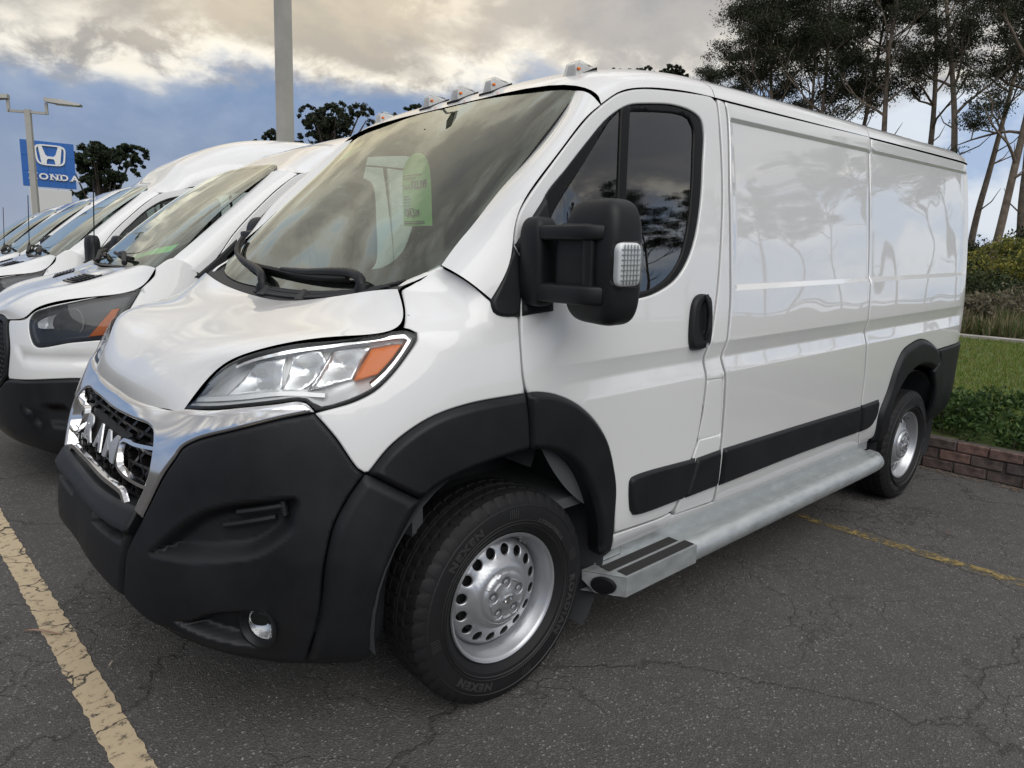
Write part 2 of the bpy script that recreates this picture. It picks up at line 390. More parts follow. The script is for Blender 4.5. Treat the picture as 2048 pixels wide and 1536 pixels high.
def white_paint(name, wave, scale, ior=1.5):
    m, nt, b = new_mat(name); L = nt.links.new
    b.inputs['Base Color'].default_value = (0.76, 0.76, 0.755, 1); b.inputs['Roughness'].default_value = 0.35
    b.inputs['Coat Weight'].default_value = 1.0; b.inputs['Coat Roughness'].default_value = 0.02; b.inputs['Coat IOR'].default_value = ior
    tc = nt.nodes.new('ShaderNodeTexCoord'); mp = nt.nodes.new('ShaderNodeMapping'); mp.inputs['Scale'].default_value = (1.0, 1.0, 1.6); L(tc.outputs['Object'], mp.inputs[0])
    n = nt.nodes.new('ShaderNodeTexNoise'); n.inputs['Scale'].default_value = scale; n.inputs['Detail'].default_value = 1.0; n.inputs['Roughness'].default_value = 0.35; L(mp.outputs[0], n.inputs['Vector'])
    bp = nt.nodes.new('ShaderNodeBump'); bp.inputs['Strength'].default_value = wave; bp.inputs['Distance'].default_value = 0.02; L(n.outputs['Fac'], bp.inputs['Height'])
    L(bp.outputs[0], b.inputs['Coat Normal'])
    return m
M['white'] = white_paint('white_paint', 0.03, 2.5); M['white_side'] = white_paint('white_paint_thin_panel', 0.46, 1.6, 2.3)
M['black'] = pmat('black_plastic', (0.0095, 0.0102, 0.012), 0.48, spec=0.32, bump=0.35, bscale=420, rvar=0.08, var=0.3, vscale=5)
M['black_gloss'] = pmat('black_gloss', (0.01, 0.01, 0.012), 0.18)
M['black_deep'] = pmat('black_cavity', (0.006, 0.006, 0.007), 0.8)
M['frit'] = pmat('black_frit', (0.012, 0.012, 0.014), 0.5)
M['chrome'] = pmat('chrome', (0.78, 0.78, 0.79), 0.09, 1.0)
M['glass'] = glass_mat('windshield_glass', (0.80, 0.93, 0.82), 1.50, wave=0.08, boost=1.6, rtint=(0.97, 1.0, 0.91))
M['sideglass'] = glass_mat('side_glass', (0.42, 0.50, 0.48), 1.55, wave=0.05, boost=2.2)
M['lens'] = glass_mat('clear_lens', (0.97, 0.98, 0.98), 1.45, boost=0.7)
M['reflector'] = pmat('lamp_reflector', (0.86, 0.87, 0.88), 0.26, 0.85)
M['silver'] = pmat('lamp_silver', (0.86, 0.87, 0.88), 0.32, 0.2, coat=0.6)
M['amber'] = pmat('amber_lens', (0.80, 0.17, 0.004), 0.30, spec=0.3)
M['rubber'] = pmat('tyre_rubber', (0.011, 0.011, 0.012), 0.62, spec=0.3, bump=0.2, bscale=300, rvar=0.08, vscale=9)
M['seal'] = pmat('rubber_seal', (0.006, 0.006, 0.007), 0.45, spec=0.22)
M['wheel'] = pmat('silver_wheel_paint', (0.50, 0.51, 0.53), 0.33, 0.75, rvar=0.06, vscale=6)
M['steel_dark'] = pmat('dark_steel', (0.06, 0.06, 0.062), 0.5, 0.6)
M['liner'] = pmat('wheel_liner', (0.04, 0.042, 0.046), 0.9, bump=0.5, bscale=120)
M['cabin'] = pmat('cabin_trim', (0.085, 0.092, 0.095), 0.7, bump=0.2, bscale=300)
M['headliner'] = pmat('headliner', (0.35, 0.36, 0.36), 0.9)
M['cowl'] = pmat('cowl_plastic', (0.030, 0.030, 0.031), 0.65, bump=0.25, bscale=500)
def galvanised():
    m, nt, b = new_mat('galvanised_steel'); L = nt.links.new
    tc = nt.nodes.new('ShaderNodeTexCoord'); v = nt.nodes.new('ShaderNodeTexVoronoi'); v.inputs['Scale'].default_value = 55; v.inputs['Randomness'].default_value = 1
    mp = nt.nodes.new('ShaderNodeMapping'); mp.inputs['Scale'].default_value = (0.5, 1, 1); L(tc.outputs['Object'], mp.inputs[0]); L(mp.outputs[0], v.inputs['Vector'])
    n = nt.nodes.new('ShaderNodeTexNoise'); n.inputs['Scale'].default_value = 26; n.inputs['Detail'].default_value = 6; L(mp.outputs[0], n.inputs['Vector'])
    a = nt.nodes.new('ShaderNodeMath'); a.operation = 'MULTIPLY_ADD'; a.inputs[1].default_value = 0.35; L(v.outputs['Color'], a.inputs[0]); L(n.outputs['Fac'], a.inputs[2])
    r = nt.nodes.new('ShaderNodeValToRGB'); r.color_ramp.elements[0].position = 0.35; r.color_ramp.elements[0].color = (0.52, 0.55, 0.56, 1); r.color_ramp.elements[1].position = 0.85; r.color_ramp.elements[1].color = (0.60, 0.63, 0.63, 1); L(a.outputs[0], r.inputs[0])
    L(r.outputs[0], b.inputs['Base Color']); b.inputs['Metallic'].default_value = 0.75
    r2 = nt.nodes.new('ShaderNodeMapRange'); r2.inputs[1].default_value = 0.3; r2.inputs[2].default_value = 0.9; r2.inputs[3].default_value = 0.30; r2.inputs[4].default_value = 0.52; L(a.outputs[0], r2.inputs[0]); L(r2.outputs[0], b.inputs['Roughness'])
    bp = nt.nodes.new('ShaderNodeBump'); bp.inputs['Strength'].default_value = 0.25; bp.inputs['Distance'].default_value = 0.002; L(n.outputs['Fac'], bp.inputs['Height']); L(bp.outputs[0], b.inputs['Normal'])
    return m
M['galv'] = galvanised()
# ---------------------------------------------------------------- the van's outer surface (van frame: x rearwards, y to its right, z up)
def cspline(xk,yk):
    xk=np.asarray(xk,float);yk=np.asarray(yk,float);n=len(xk)
    h=np.diff(xk);A=np.zeros((n,n));b=np.zeros(n);A[0,0]=A[-1,-1]=1
    for i in range(1,n-1):
        A[i,i-1]=h[i-1];A[i,i]=2*(h[i-1]+h[i]);A[i,i+1]=h[i]
        b[i]=6*((yk[i+1]-yk[i])/h[i]-(yk[i]-yk[i-1])/h[i-1])
    M=np.linalg.solve(A,b)
    def f(x):
        x=np.asarray(x,float);i=np.clip(np.searchsorted(xk,x)-1,0,n-2)
        a=xk[i+1]-x;c=x-xk[i];H=h[i]
        return M[i]*a**3/(6*H)+M[i+1]*c**3/(6*H)+(yk[i]/H-M[i]*H/6)*a+(yk[i+1]/H-M[i+1]*H/6)*c
    return f
def sm(a,b,x):
    t=np.clip((np.asarray(x,float)-a)/(b-a),0,1);return t*t*t*(t*(6*t-15)+10)
# plan curve (x, halfwidth) at z~.5
_pl=np.array([(-1.03,-.3),(-1.035,0),(-1.02,.28),(-.975,.48),(-.89,.63),(-.77,.755),(-.62,.868),(-.47,.945),(-.3,.99),(-.1,1.012),(.15,1.02),(.6,1.02),(1.2,1.02),(2,1.02),(3,1.02),(3.6,1.018),(4.0,1.014),(4.15,1.006),(4.24,.988),(4.31,.955),(4.36,.905),(4.385,.84),(4.39,.7)])
_c=np.concatenate([[0],np.cumsum(np.hypot(*np.diff(_pl,axis=0).T))])
_fx,_fy=cspline(_c,_pl[:,0]),cspline(_c,_pl[:,1])
_t=np.linspace(0,_c[-1],4000);_X,_Y=_fx(_t),_fy(_t)
_a=np.concatenate([[0],np.cumsum(np.hypot(np.diff(_X),np.diff(_Y)))])
i0=np.argmin(abs(_Y)*(_t<1)+9*(_t>=1));_a-=_a[i0]
SMAX=_a[-1]
def plan(s):
    x=np.interp(s,_a,_X);y=np.interp(s,_a,_Y)
    e=.01
    dx=np.interp(s+e,_a,_X)-np.interp(s-e,_a,_X);dy=np.interp(s+e,_a,_Y)-np.interp(s-e,_a,_Y)
    l=np.hypot(dx,dy);return x,y,-dy/l,dx/l   # outward normal in (x,halfwidth) = (-ty, tx)?
Df=cspline([.25,.35,.45,.5,.6,.72,.8,.93,1.03,1.08,1.15,1.3],[-.06,-.03,-.005,0,0,-.02,-.043,-.078,-.130,-.175,-.26,-.45])
Dc=cspline([.25,.35,.5,.75,.9,1.08,1.2,1.3,1.45],[-.06,-.03,0,0,-.02,-.055,-.10,-.16,-.28])
De=cspline([.25,.4,.5,.75,.9,1.0,1.1,1.2,1.3,1.4,1.5,1.7,1.9,2.1],[-.05,-.015,-.003,0,0,-.001,-.005,-.016,-.036,-.06,-.078,-.09,-.1,-.13])
Ds=cspline([.25,.35,.4,.45,.5,.6,.75,.9,1.0,1.2,1.364,1.5,1.656,1.8,2.014,2.13,2.2],[-.12,-.085,-.065,-.037,-.022,-.012,-.008,-.003,0,-.002,-.012,-.022,-.036,-.052,-.082,-.103,-.12])
# stations in s
def s_of_x(x): 
    m=_a>.3; return np.interp(x,_X[m],_a[m])
S1,S2,S3=.35,.95,s_of_x(-.08);S4=s_of_x(.3)
def D(s,z):
    s=np.abs(s)
    a,b,c=sm(S1,S2,s),sm(S2,S3,s),sm(S3,S4,s)
    return (1-a)*Df(z)+a*(1-b)*Dc(z)+b*(1-c)*De(z)+c*Ds(z)
def B(s,z,off=0.0):
    s=np.asarray(s,float);z=np.asarray(z,float)
    x,y,nx,ny=plan(s);d=D(s,z)+off
    # bx,by
    return np.stack([x+nx*d,-(y+ny*d),z+0*x],-1)
OUT={
'fender':[(1.05,1.112,1),(1.088,1.121),(1.163,1.139),(1.228,1.167),(1.28,1.208),(1.335,1.265),(1.368,1.305),(1.37,1.325),(1.35,1.335),(1.336,1.338,1),(1.341,1.352),(1.346,1.406),(1.344,1.449,1),(1.37,1.466),(1.43,1.492),(1.461,1.512,1),(1.55,1.462),(1.619,1.408),(1.67,1.379),(1.715,1.353,1),(1.71,1.26),(1.709,1.178),(1.716,1.119,1),(1.505,1.114),(1.395,1.092),(1.317,1.056),(1.252,1.01),(1.195,0.948,1),(1.182,0.947),(1.165,0.959),(1.107,1.047)],
'door':[(1.728,1.119,1),(1.717,1.177),(1.717,1.26),(1.725,1.356),(1.747,1.528,1),(1.734,1.554),(1.722,1.57),(1.727,1.617),(1.738,1.662),(1.774,1.72),(1.847,1.806),(1.933,1.892),(2.053,1.994),(2.136,2.047),(2.202,2.082),(2.274,2.105),(2.351,2.12),(2.466,2.133),(2.649,2.147),(2.773,2.15),(2.795,2.138),(2.801,1.993),(2.798,1.79),(2.785,1.638),(2.757,1.405),(2.725,1.25),(2.693,1.135),(2.699,1.05),(2.68,0.794),(2.652,0.726),(2.583,0.55),(2.559,0.511),(2.499,0.5),(2.197,0.512,1),(2.169,0.703),(2.154,0.78),(2.107,0.894),(2.033,0.984),(1.932,1.059),(1.835,1.101),(1.761,1.117)],
'win':[(2.25,1.389),(2.368,1.406),(2.486,1.451),(2.56,1.516),(2.613,1.604),(2.658,1.753),(2.681,1.893),(2.699,2.005),(2.685,2.054),(2.636,2.077),(2.515,2.087),(2.343,2.069),(2.264,2.055),(2.212,2.036),(2.124,1.986),(2.019,1.9),(1.922,1.814),(1.835,1.729),(1.81,1.667),(1.8,1.591),(1.802,1.483),(1.825,1.417),(1.892,1.393),(2.056,1.386)],
'winin':[(2.272,1.411),(2.368,1.427),(2.461,1.472),(2.525,1.536),(2.568,1.632),(2.6,1.763),(2.625,1.925),(2.635,2.02),(2.613,2.049),(2.548,2.059),(2.365,2.045),(2.264,2.032,1),(2.239,1.9),(2.21,1.692),(2.184,1.404,1)],
'qin':[(2.208,2.026,1),(2.188,1.896),(2.16,1.695),(2.139,1.409,1),(1.914,1.411),(1.851,1.451),(1.841,1.561),(1.852,1.65),(1.889,1.708),(1.98,1.806),(2.086,1.918),(2.157,1.99)],
'qclear':[(2.156,1.954),(2.152,1.892),(2.129,1.694),(2.108,1.427),(1.937,1.433),(1.874,1.467),(1.863,1.561),(1.871,1.654),(1.905,1.701),(1.991,1.791),(2.084,1.894),(2.134,1.947)],
'divider':[(2.212,2.04,1),(2.265,2.057,1),(2.236,1.9),(2.207,1.692),(2.184,1.393,1),(2.141,1.395,1),(2.162,1.696),(2.188,1.896)],
'bpillar':[(2.811,2.148,1),(2.857,2.146,1),(2.863,2.085),(2.849,1.801),(2.85,1.483),(2.852,1.361),(2.834,1.186),(2.821,1.12),(2.84,1.033),(2.859,0.781),(2.858,0.721),(2.86,0.547),(2.863,0.47,1),(2.583,0.483,1),(2.598,0.542),(2.666,0.723),(2.695,0.791),(2.714,1.048),(2.708,1.134),(2.739,1.249),(2.771,1.404),(2.799,1.638),(2.812,1.791),(2.815,1.995)],
'flap':[(2.715,1.04,1),(2.828,1.037,1),(2.845,0.895),(2.85,0.785,1),(2.688,0.788,1),(2.709,0.916)],
'sideA':[(2.867,2.146,1),(3.478,2.148),(4.248,2.155,1),(4.221,1.828),(4.226,1.407),(4.225,1.109),(4.27,0.851),(4.282,0.699,1),(4.319,0.532),(4.373,0.451,1),(3.686,0.443),(3.187,0.453),(2.884,0.462,1),(2.876,0.543),(2.874,0.718),(2.875,0.778),(2.855,1.031),(2.836,1.119),(2.849,1.185),(2.867,1.36),(2.865,1.482),(2.864,1.802),(2.877,2.087)],
'flareFa':[(1.194,0.944,1),(1.254,1.008),(1.317,1.054),(1.395,1.091),(1.505,1.112),(1.716,1.118,1),(1.725,1.049),(1.733,0.938,1),(1.594,0.928),(1.478,0.91),(1.394,0.885),(1.341,0.851,1)],
'flareFb':[(1.726,1.12,1),(1.761,1.119),(1.835,1.103),(1.932,1.061),(2.033,0.985),(2.106,0.896),(2.153,0.782),(2.172,0.702),(2.174,0.593),(2.182,0.484),(2.194,0.442,1),(2.152,0.424,1),(2.111,0.478),(2.082,0.599),(2.033,0.718),(1.972,0.812),(1.894,0.88),(1.813,0.919),(1.739,0.935,1),(1.733,1.015)],
'flareR':[(4.585,0.428,1),(4.557,0.602),(4.633,0.733),(4.696,0.879),(4.768,0.964),(4.888,0.999),(5.03,1.015),(5.158,0.998),(5.304,0.953),(5.386,0.918,1),(5.443,0.845),(5.375,0.791,1),(5.199,0.834),(5.031,0.842),(4.891,0.804),(4.803,0.748),(4.712,0.641),(4.747,0.365,1)],
'rub1':[(2.259,0.72),(2.671,0.715,1),(2.617,0.551,1),(2.286,0.565),(2.267,0.588),(2.251,0.709)],
'rub2':[(2.685,0.712,1),(2.858,0.716,1),(2.859,0.55,1),(2.627,0.55,1)],
'rub3':[(2.882,0.716,1),(3.57,0.709),(4.262,0.699,1),(4.281,0.542,1),(3.615,0.55),(2.879,0.547,1)],
'rub4':[(4.288,0.701,1),(4.513,0.704,1),(4.504,0.611),(4.46,0.563),(4.427,0.547),(4.308,0.54,1)],
'handle':[(2.612,1.388),(2.656,1.393),(2.69,1.379),(2.703,1.288),(2.686,1.188),(2.638,1.175),(2.584,1.18),(2.567,1.199),(2.564,1.277),(2.583,1.363)],
'handlein':[(2.626,1.367),(2.67,1.369),(2.685,1.289),(2.67,1.234),(2.622,1.23),(2.603,1.294)],
'hl':[(0.556,1.092,1),(0.58,1.134),(0.672,1.189),(0.77,1.238),(0.836,1.263),(0.949,1.288),(1.114,1.306),(1.28,1.327),(1.342,1.331),(1.365,1.323),(1.364,1.309),(1.336,1.271),(1.281,1.213),(1.229,1.173),(1.163,1.145),(1.088,1.125),(1.05,1.12,1),(1.038,1.134),(1.022,1.145),(0.997,1.148),(0.943,1.142),(0.849,1.131),(0.71,1.111)],
'hl_amber':[(1.234,1.277,1),(1.326,1.292,1),(1.298,1.258),(1.244,1.21,1),(1.19,1.197),(1.168,1.194,1)],
'hl_r1':[(1.113,1.271,1),(1.232,1.285,1),(1.164,1.195,1),(1.037,1.171,1)],
'hl_r2':[(0.972,1.258,1),(1.067,1.271),(1.082,1.247),(1.026,1.179),(0.975,1.163),(0.947,1.164,1)],
'hl_r3':[(0.851,1.233),(0.953,1.254,1),(0.942,1.165,1),(0.859,1.158),(0.765,1.149,1),(0.804,1.186)],
'hl_in':[(0.601,1.11,1),(0.635,1.146),(0.714,1.191),(0.79,1.23),(0.848,1.251),(0.954,1.273),(1.117,1.292),(1.278,1.312),(1.336,1.317),(1.348,1.306),(1.323,1.273),(1.27,1.22),(1.221,1.184),(1.158,1.158),(1.078,1.148,1),(0.948,1.154),(0.829,1.141)],
'hl_bar':[(1.1,1.268,1),(1.109,1.268,1),(1.04,1.172,1),(1.026,1.171,1)],
'chrome':[(-0.0,1.068),(0.119,1.071),(0.328,1.079),(0.545,1.092,1),(0.711,1.109),(0.849,1.129),(0.943,1.139),(0.997,1.145),(1.02,1.141),(1.035,1.132),(1.047,1.117,1),(0.944,1.099),(0.812,1.066),(0.693,1.032),(0.63,1.001),(0.612,0.977),(0.566,0.921),(0.485,0.788,1),(0.435,0.8,1),(0.488,0.903),(0.485,0.972),(0.447,1.016),(0.389,1.031),(0.238,1.031),(0.079,1.026)],
'bcorner':[(1.046,1.112,1),(0.944,1.096),(0.812,1.063),(0.693,1.029),(0.635,1.0),(0.617,0.976),(0.574,0.922),(0.491,0.786,1),(0.458,0.728),(0.438,0.686),(0.427,0.609),(0.414,0.539,1),(0.464,0.518),(0.518,0.494),(0.624,0.472),(0.72,0.438),(0.849,0.406),(0.992,0.38,1),(1.04,0.542),(1.061,0.694),(1.09,0.806),(1.136,0.887),(1.179,0.942,1),(1.162,0.956),(1.104,1.044)],
'bflare':[(1.183,0.94,1),(1.193,0.938),(1.339,0.847,1),(1.304,0.796),(1.257,0.703),(1.23,0.616),(1.212,0.445),(1.176,0.371,1),(0.996,0.38,1),(1.044,0.542),(1.065,0.693),(1.094,0.806),(1.141,0.887)],
'dent':[(0.532,0.695),(0.591,0.692),(0.675,0.693),(0.786,0.704),(0.876,0.719),(0.935,0.75),(0.982,0.79),(0.997,0.83),(1.006,0.872),(0.997,0.892),(0.917,0.889),(0.788,0.87),(0.699,0.836),(0.612,0.775)],
'slot1':[(0.854,0.835),(0.942,0.855),(0.988,0.856),(0.985,0.848),(0.92,0.838)],
'vents':[(0.822,0.795),(0.865,0.819),(0.92,0.847),(0.985,0.851),(0.985,0.826),(0.953,0.796),(0.892,0.791)],
'fogdent':[(0.614,0.513),(0.674,0.527),(0.731,0.553),(0.853,0.567),(0.901,0.555),(0.917,0.516),(0.909,0.46),(0.868,0.441),(0.769,0.454),(0.69,0.477)],
'fog':[(0.869,0.508)],
'rearbump':[(5.398,0.914,1),(5.593,0.44,1),(5.497,0.421),(5.497,0.509),(5.475,0.637),(5.407,0.742),(5.38,0.78,1),(5.457,0.836)],
'sail1':[(1.621,1.41,1),(1.664,1.47),(1.707,1.557),(1.716,1.569,1),(1.742,1.526),(1.721,1.357,1),(1.654,1.36),(1.625,1.375)],
'sail2':[(1.723,1.575,1),(1.775,1.651),(1.835,1.732,1),(1.84,1.638),(1.842,1.498),(1.843,1.37,1),(1.729,1.359,1),(1.749,1.528,1)],
}
SX = s_of_x
def detail(s, z):
    x, _, _, _ = plan(s)
    # long flute below the belt
    t = (z - 1.125) / 0.068
    fl = -0.017 * np.clip(1 - np.abs(t), 0, 1) ** 0.85 * sm(0.05, 0.6, x) * (1 - sm(4.05, 4.2, x))
    # blanked-out window panel: pressed in
    rz = np.clip((z - 1.398) / 0.022, 0, 1) * np.clip((2.088 - z) / 0.014, 0, 1)
    rx = np.clip((x - 1.222) / 0.012, 0, 1) * np.clip((4.185 - x) / 0.014, 0, 1)
    q = np.clip((x - 2.545) / 0.01, 0, 1) * np.clip((2.585 - x) / 0.01, 0, 1)
    lip = -0.004 * np.clip(1 - np.abs((z - 2.095) / 0.008), 0, 1) * sm(1.2, 1.25, x) * (1 - sm(4.15, 4.2, x))
    return fl - 0.013 * rz * rx + lip * 0
def BD(s, z, off=0.0):
    s = np.asarray(s, float); z = np.asarray(z, float); sg = np.where(s < 0, -1.0, 1.0); a = np.abs(s)
    P = B(a, z, detail(a, z) + off); P[..., 1] *= sg; return P
def BF(s, z, off=0.0):
    """fender: its top leans back into the slope of the hood"""
    P = BD(s, z, off); k = 0.13 * sm(1.29, 1.47, z) * (1 - sm(1.42, 1.66, s)); w = P - [-1.35, -2.57, 1.58]; w[..., 2] *= 0.3
    return P + w / np.linalg.norm(w, axis=-1)[..., None] * np.asarray(k)[..., None]
ZR = (1.055, 1.062, 1.09, 1.118, 1.125, 1.132, 1.16, 1.188, 1.195, 1.395, 1.399, 1.409, 1.419, 1.423, 2.071, 2.075, 2.081, 2.087, 2.092)

# ---------------------------------------------------------------- the white cargo van
van = empty('cargo_van', (0, 0, -ZC), (0, -RAKE, 0))
tag(van, 'white cargo van with black bumper, chrome grille and galvanised side step, front and largest', 'van', 'vans parked in a row')
ARR = {}
def vp(name, key, mat='white', parent=None, mirror=True, loop=None, **k):
    """one panel of the driver's side and its twin on the other side"""
    a = panel_arrays(OUT[key] if loop is None else loop, BD, **k)
    o = mk(name, a[0], a[1], M[mat], parent or van, N=a[2]); r = [o]
    if mirror:
        b = flipy(*a); r.append(mk(name, b[0], b[1], M[mat], (parent if not isinstance(parent, (list, tuple)) else parent[1]) or van, N=b[2]))
    return r
def vp2(name, key, mat, parents, fm=None, **k):
    a = panel_arrays(OUT[key] if isinstance(key, str) else key, fm or BD, **k); b = flipy(*a)
    return [mk(name, a[0], a[1], M[mat], parents[0], N=a[2]), mk(name, b[0], b[1], M[mat], parents[1], N=b[2])]
V2 = [van, van]
fenders = vp2('fender', 'fender', 'white', V2, res=0.05, fm=BF)
doors = vp2('door', 'door', 'white', V2, holes=[OUT['win']], res=0.05, zrows=ZR, hole_flange=0.03)
# door glass, seal, quarter light
vp2('window_seal', 'win', 'seal', doors, holes=[OUT['winin'], OUT['qin']], off=-0.006, er=0.008, eh=0.005, flange=0.012, res=0.05, step=0.03)
vp2('window_divider', 'divider', 'seal', doors, off=-0.002, er=0.006, eh=0.004, flange=0.01, res=0.05)
vp2('window_glass', 'winin', 'sideglass', doors, off=-0.014, er=0, flange=0, res=0.06)
ql = vp2('quarter_glass', 'qin', 'sideglass', doors, off=-0.010, er=0, flange=0, res=0.06)
vp2('glass_border', 'qin', 'frit', ql, holes=[OUT['qclear']], off=-0.013, er=0, flange=0, res=0.05)
pill = vp2('door_pillar', 'bpillar', 'white', V2, res=0.05, zrows=ZR, holes=[OUT['flap']])
vp2('fuel_flap', 'flap', 'white', pill, off=-0.003, res=0.04)
sideA = vp2('side_panel', 'sideA', 'white_side', V2, res=0.06, zrows=ZR, srows=[SX(1.222), SX(1.228), SX(1.234)])
_r = OUT['sideA']
seamx = [(4.255, 2.146, 1), (4.237, 1.85), (4.236, 1.40), (4.237, 1.11), (4.279, 0.85), (4.290, 0.71), (4.326, 0.531), (4.382, 0.45, 1)]
fl_out = [q for q in OUT['flareR']][:10]
sideB = [(4.259, 2.146, 1), (SX(4.26), 2.142, 1), (SX(4.262), 1.9), (SX(4.27), 1.4), (SX(4.27), 0.93, 1)] + [(fl_out[9][0] + 0.004, fl_out[9][1] + 0.003, 1)] + [(a[0], a[1] + 0.004) for a in fl_out[8:0:-1]] + [(fl_out[0][0] - 0.006, 0.452, 1)] + [(a[0] + 0.005, a[1]) + a[2:] for a in seamx[:0:-1]]
vp2('side_panel', sideB, 'white_side', V2, res=0.06, zrows=ZR, srows=[SX(4.171), SX(4.178), SX(4.185), SX(4.2), SX(4.22)])
# rear corner and tail
tail = [(SX(4.265), 2.142, 1), (SX(4.35), 2.13), (SMAX - 0.12, 2.10, 1), (SMAX - 0.12, 0.95, 1), (SX(4.275), 0.935, 1), (SX(4.274), 1.4), (SX(4.267), 1.9)]
vp2('rear_corner', tail, 'white', V2, res=0.05)
_q = OUT['rearbump']
rb = [(_q[0][0] + 0.003, 0.917, 1), (SX(4.268), 0.928, 1), (SMAX - 0.1, 0.925, 1), (SMAX - 0.1, 0.5, 1), (SX(4.28), 0.47), (SX(4.20), 0.42), (SX(4.05), 0.36, 1), (_q[1][0], 0.34), (_q[2][0] - 0.02, 0.345, 1)] + [(a[0] - 0.01, a[1]) for a in _q[3:6]] + [(_q[6][0] - 0.003, _q[6][1] - 0.004, 1), (_q[7][0] + 0.004, _q[7][1])]
vp2('rear_bumper_corner', rb, 'black', V2, off=0.014, er=0.012, eh=0.012, res=0.05)
mb = MB(); mb.box((4.335, 0, 1.5), (0.05, 1.5, 1.3), bev=0.02); mb.build('rear_doors', M['white'], van)
mb = MB(); mb.box((4.34, 0, 0.70), (0.12, 1.5, 0.42), bev=0.03); mb.build('rear_bumper', M['black'], van)
for sg in (-1, 1):
    mb = MB(); mb.box((4.372, sg * 0.86, 1.2), (0.03, 0.09, 0.36), bev=0.012); mb.build('tail_light', pmat('tail_red', (0.35, 0.01, 0.01), 0.15, coat=1), van)
# black trim
vp2('wheel_arch_trim', 'flareFa', 'black', fenders, off=0.022, er=0.022, eh=0.022, flange=0.05, res=0.03)
vp2('wheel_arch_trim', 'flareFb', 'black', doors, off=0.022, er=0.022, eh=0.022, flange=0.05, res=0.03)
vp2('wheel_arch_trim', 'flareR', 'black', V2, off=0.028, er=0.03, eh=0.028, flange=0.05, res=0.03)
vp2('rub_strip', 'rub1', 'black', doors, off=0.018, er=0.014, eh=0.014, flange=0.02, res=0.05)
vp2('rub_strip', 'rub2', 'black', pill, off=0.018, er=0.014, eh=0.014, flange=0.02, res=0.05)
vp2('rub_strip', 'rub3', 'black', V2, off=0.018, er=0.014, eh=0.014, flange=0.02, res=0.06)
vp2('rub_strip', 'rub4', 'black', V2, off=0.018, er=0.014, eh=0.014, flange=0.02, res=0.05)
# sill under the doors
vp2('sill', [(2.20, 0.500, 1), (2.50, 0.489), (2.556, 0.494), (2.575, 0.479, 1), (2.575, 0.418, 1), (2.22, 0.418, 1)], 'white', V2, off=-0.004, res=0.03, zrows=(0.45, 0.46, 0.44))
vp2('sill', [(2.58, 0.477, 1), (2.88, 0.458, 1), (3.187, 0.450), (3.687, 0.439), (4.373, 0.446), (4.56, 0.446, 1), (4.55, 0.405, 1), (2.58, 0.410, 1)], 'white', V2, off=-0.006, res=0.04)
# bumper
bc = vp2('bumper_corner', 'bcorner', 'black', V2, off=0.006, er=0.007, eh=0.006, flange=0.04, res=0.0095, step=0.015, ne=0.003,
         dents=[(OUT['dent'], 0.048, 0.045), (OUT['fogdent'], 0.046, 0.030)])
vp2('bumper_arch_trim', 'bflare', 'black', bc, off=0.022, er=0.03, eh=0.022, flange=0.06, res=0.03)
sz = lambda *a: [(q[0], q[1]) + tuple(q[2:]) for q in a]
def sym(half):
    """closed outline from a half outline that starts and ends on the centre line"""
    return half + [(-q[0],) + tuple(q[1:]) for q in half[::-1] if abs(q[0]) > 1e-6]
def center(name, half, mat, parent=van, **k):
    a = panel_arrays(sym(half), BD, **k); return mk(name, a[0], a[1], M[mat], parent, N=a[2])
bcn = center('bumper_centre', [(0.0, 0.800), (0.25, 0.805), (0.46, 0.812, 1), (0.45, 0.74), (0.432, 0.684), (0.415, 0.61), (0.407, 0.537, 1), (0.25, 0.545), (0.0, 0.55)], 'black', off=0.008, er=0.012, eh=0.010, flange=0.05, res=0.016, step=0.015, ne=0.003,
             dents=[([(0.13, 0.732, 1), (0.38, 0.742, 1), (0.415, 0.725), (0.40, 0.706, 1), (0.15, 0.695, 1)], 0.05, 0.010), ([(-0.13, 0.732, 1), (-0.38, 0.742, 1), (-0.415, 0.725), (-0.40, 0.706, 1), (-0.15, 0.695, 1)], 0.05, 0.010)],
             offf=lambda s, z: 0.022 * np.clip((z - 0.735) / 0.012, 0, 1) * np.clip((0.815 - z) / 0.06, 0, 1))
vl = center('lower_valance', [(0.0, 0.548), (0.4, 0.536, 1), (0.46, 0.52), (0.60, 0.485), (0.75, 0.445, 1), (0.74, 0.40, 1), (0.4, 0.45), (0.0, 0.46)], 'black', off=-0.045, er=0.01, eh=0.01, flange=0.05, res=0.04)
vp2('bumper_underside', [(0.42, 0.53, 1), (0.6, 0.48), (0.85, 0.415), (0.99, 0.385), (1.18, 0.375, 1), (1.15, 0.32, 1), (0.85, 0.35), (0.5, 0.43, 1)], 'black_deep', V2, off=-0.05, er=0, flange=0.1, res=0.05)
# vents and fog lights in the bumper corners
def pmirror(name, V, F, mat, parents, smooth=35):
    a = mk(name, V, F, mat, parents[0], smooth=smooth); v, f = flipy(np.asarray(V), F); b = mk(name, v, f, mat, parents[1], smooth=smooth); return [a, b]
def bar_on(s0, z0, s1, z1, off, w, d):
    """a slat lying on the body surface from (s0,z0) to (s1,z1)"""
    k = 8; P = [BD(np.array(s0 + (s1 - s0) * t), np.array(z0 + (z1 - z0) * t), off) for t in np.linspace(0, 1, k)]
    return tube(P, [(w)] * k, 8, True, None)
mbv = MB()
for (a, b) in (((0.79, 0.873), (0.945, 0.892)), ((0.82, 0.838), (0.955, 0.858)), ((0.78, 0.800), (0.93, 0.826))):
    mbv.add(*bar_on(a[0], a[1], b[0], b[1], -0.026, 0.011, 0.02))
mbv.add(*bar_on(0.945, 0.892, 0.955, 0.83, -0.026, 0.011, 0.02))
pmirror('bumper_vent', np.concatenate(mbv.V), mbv.F, M['black'], bc)
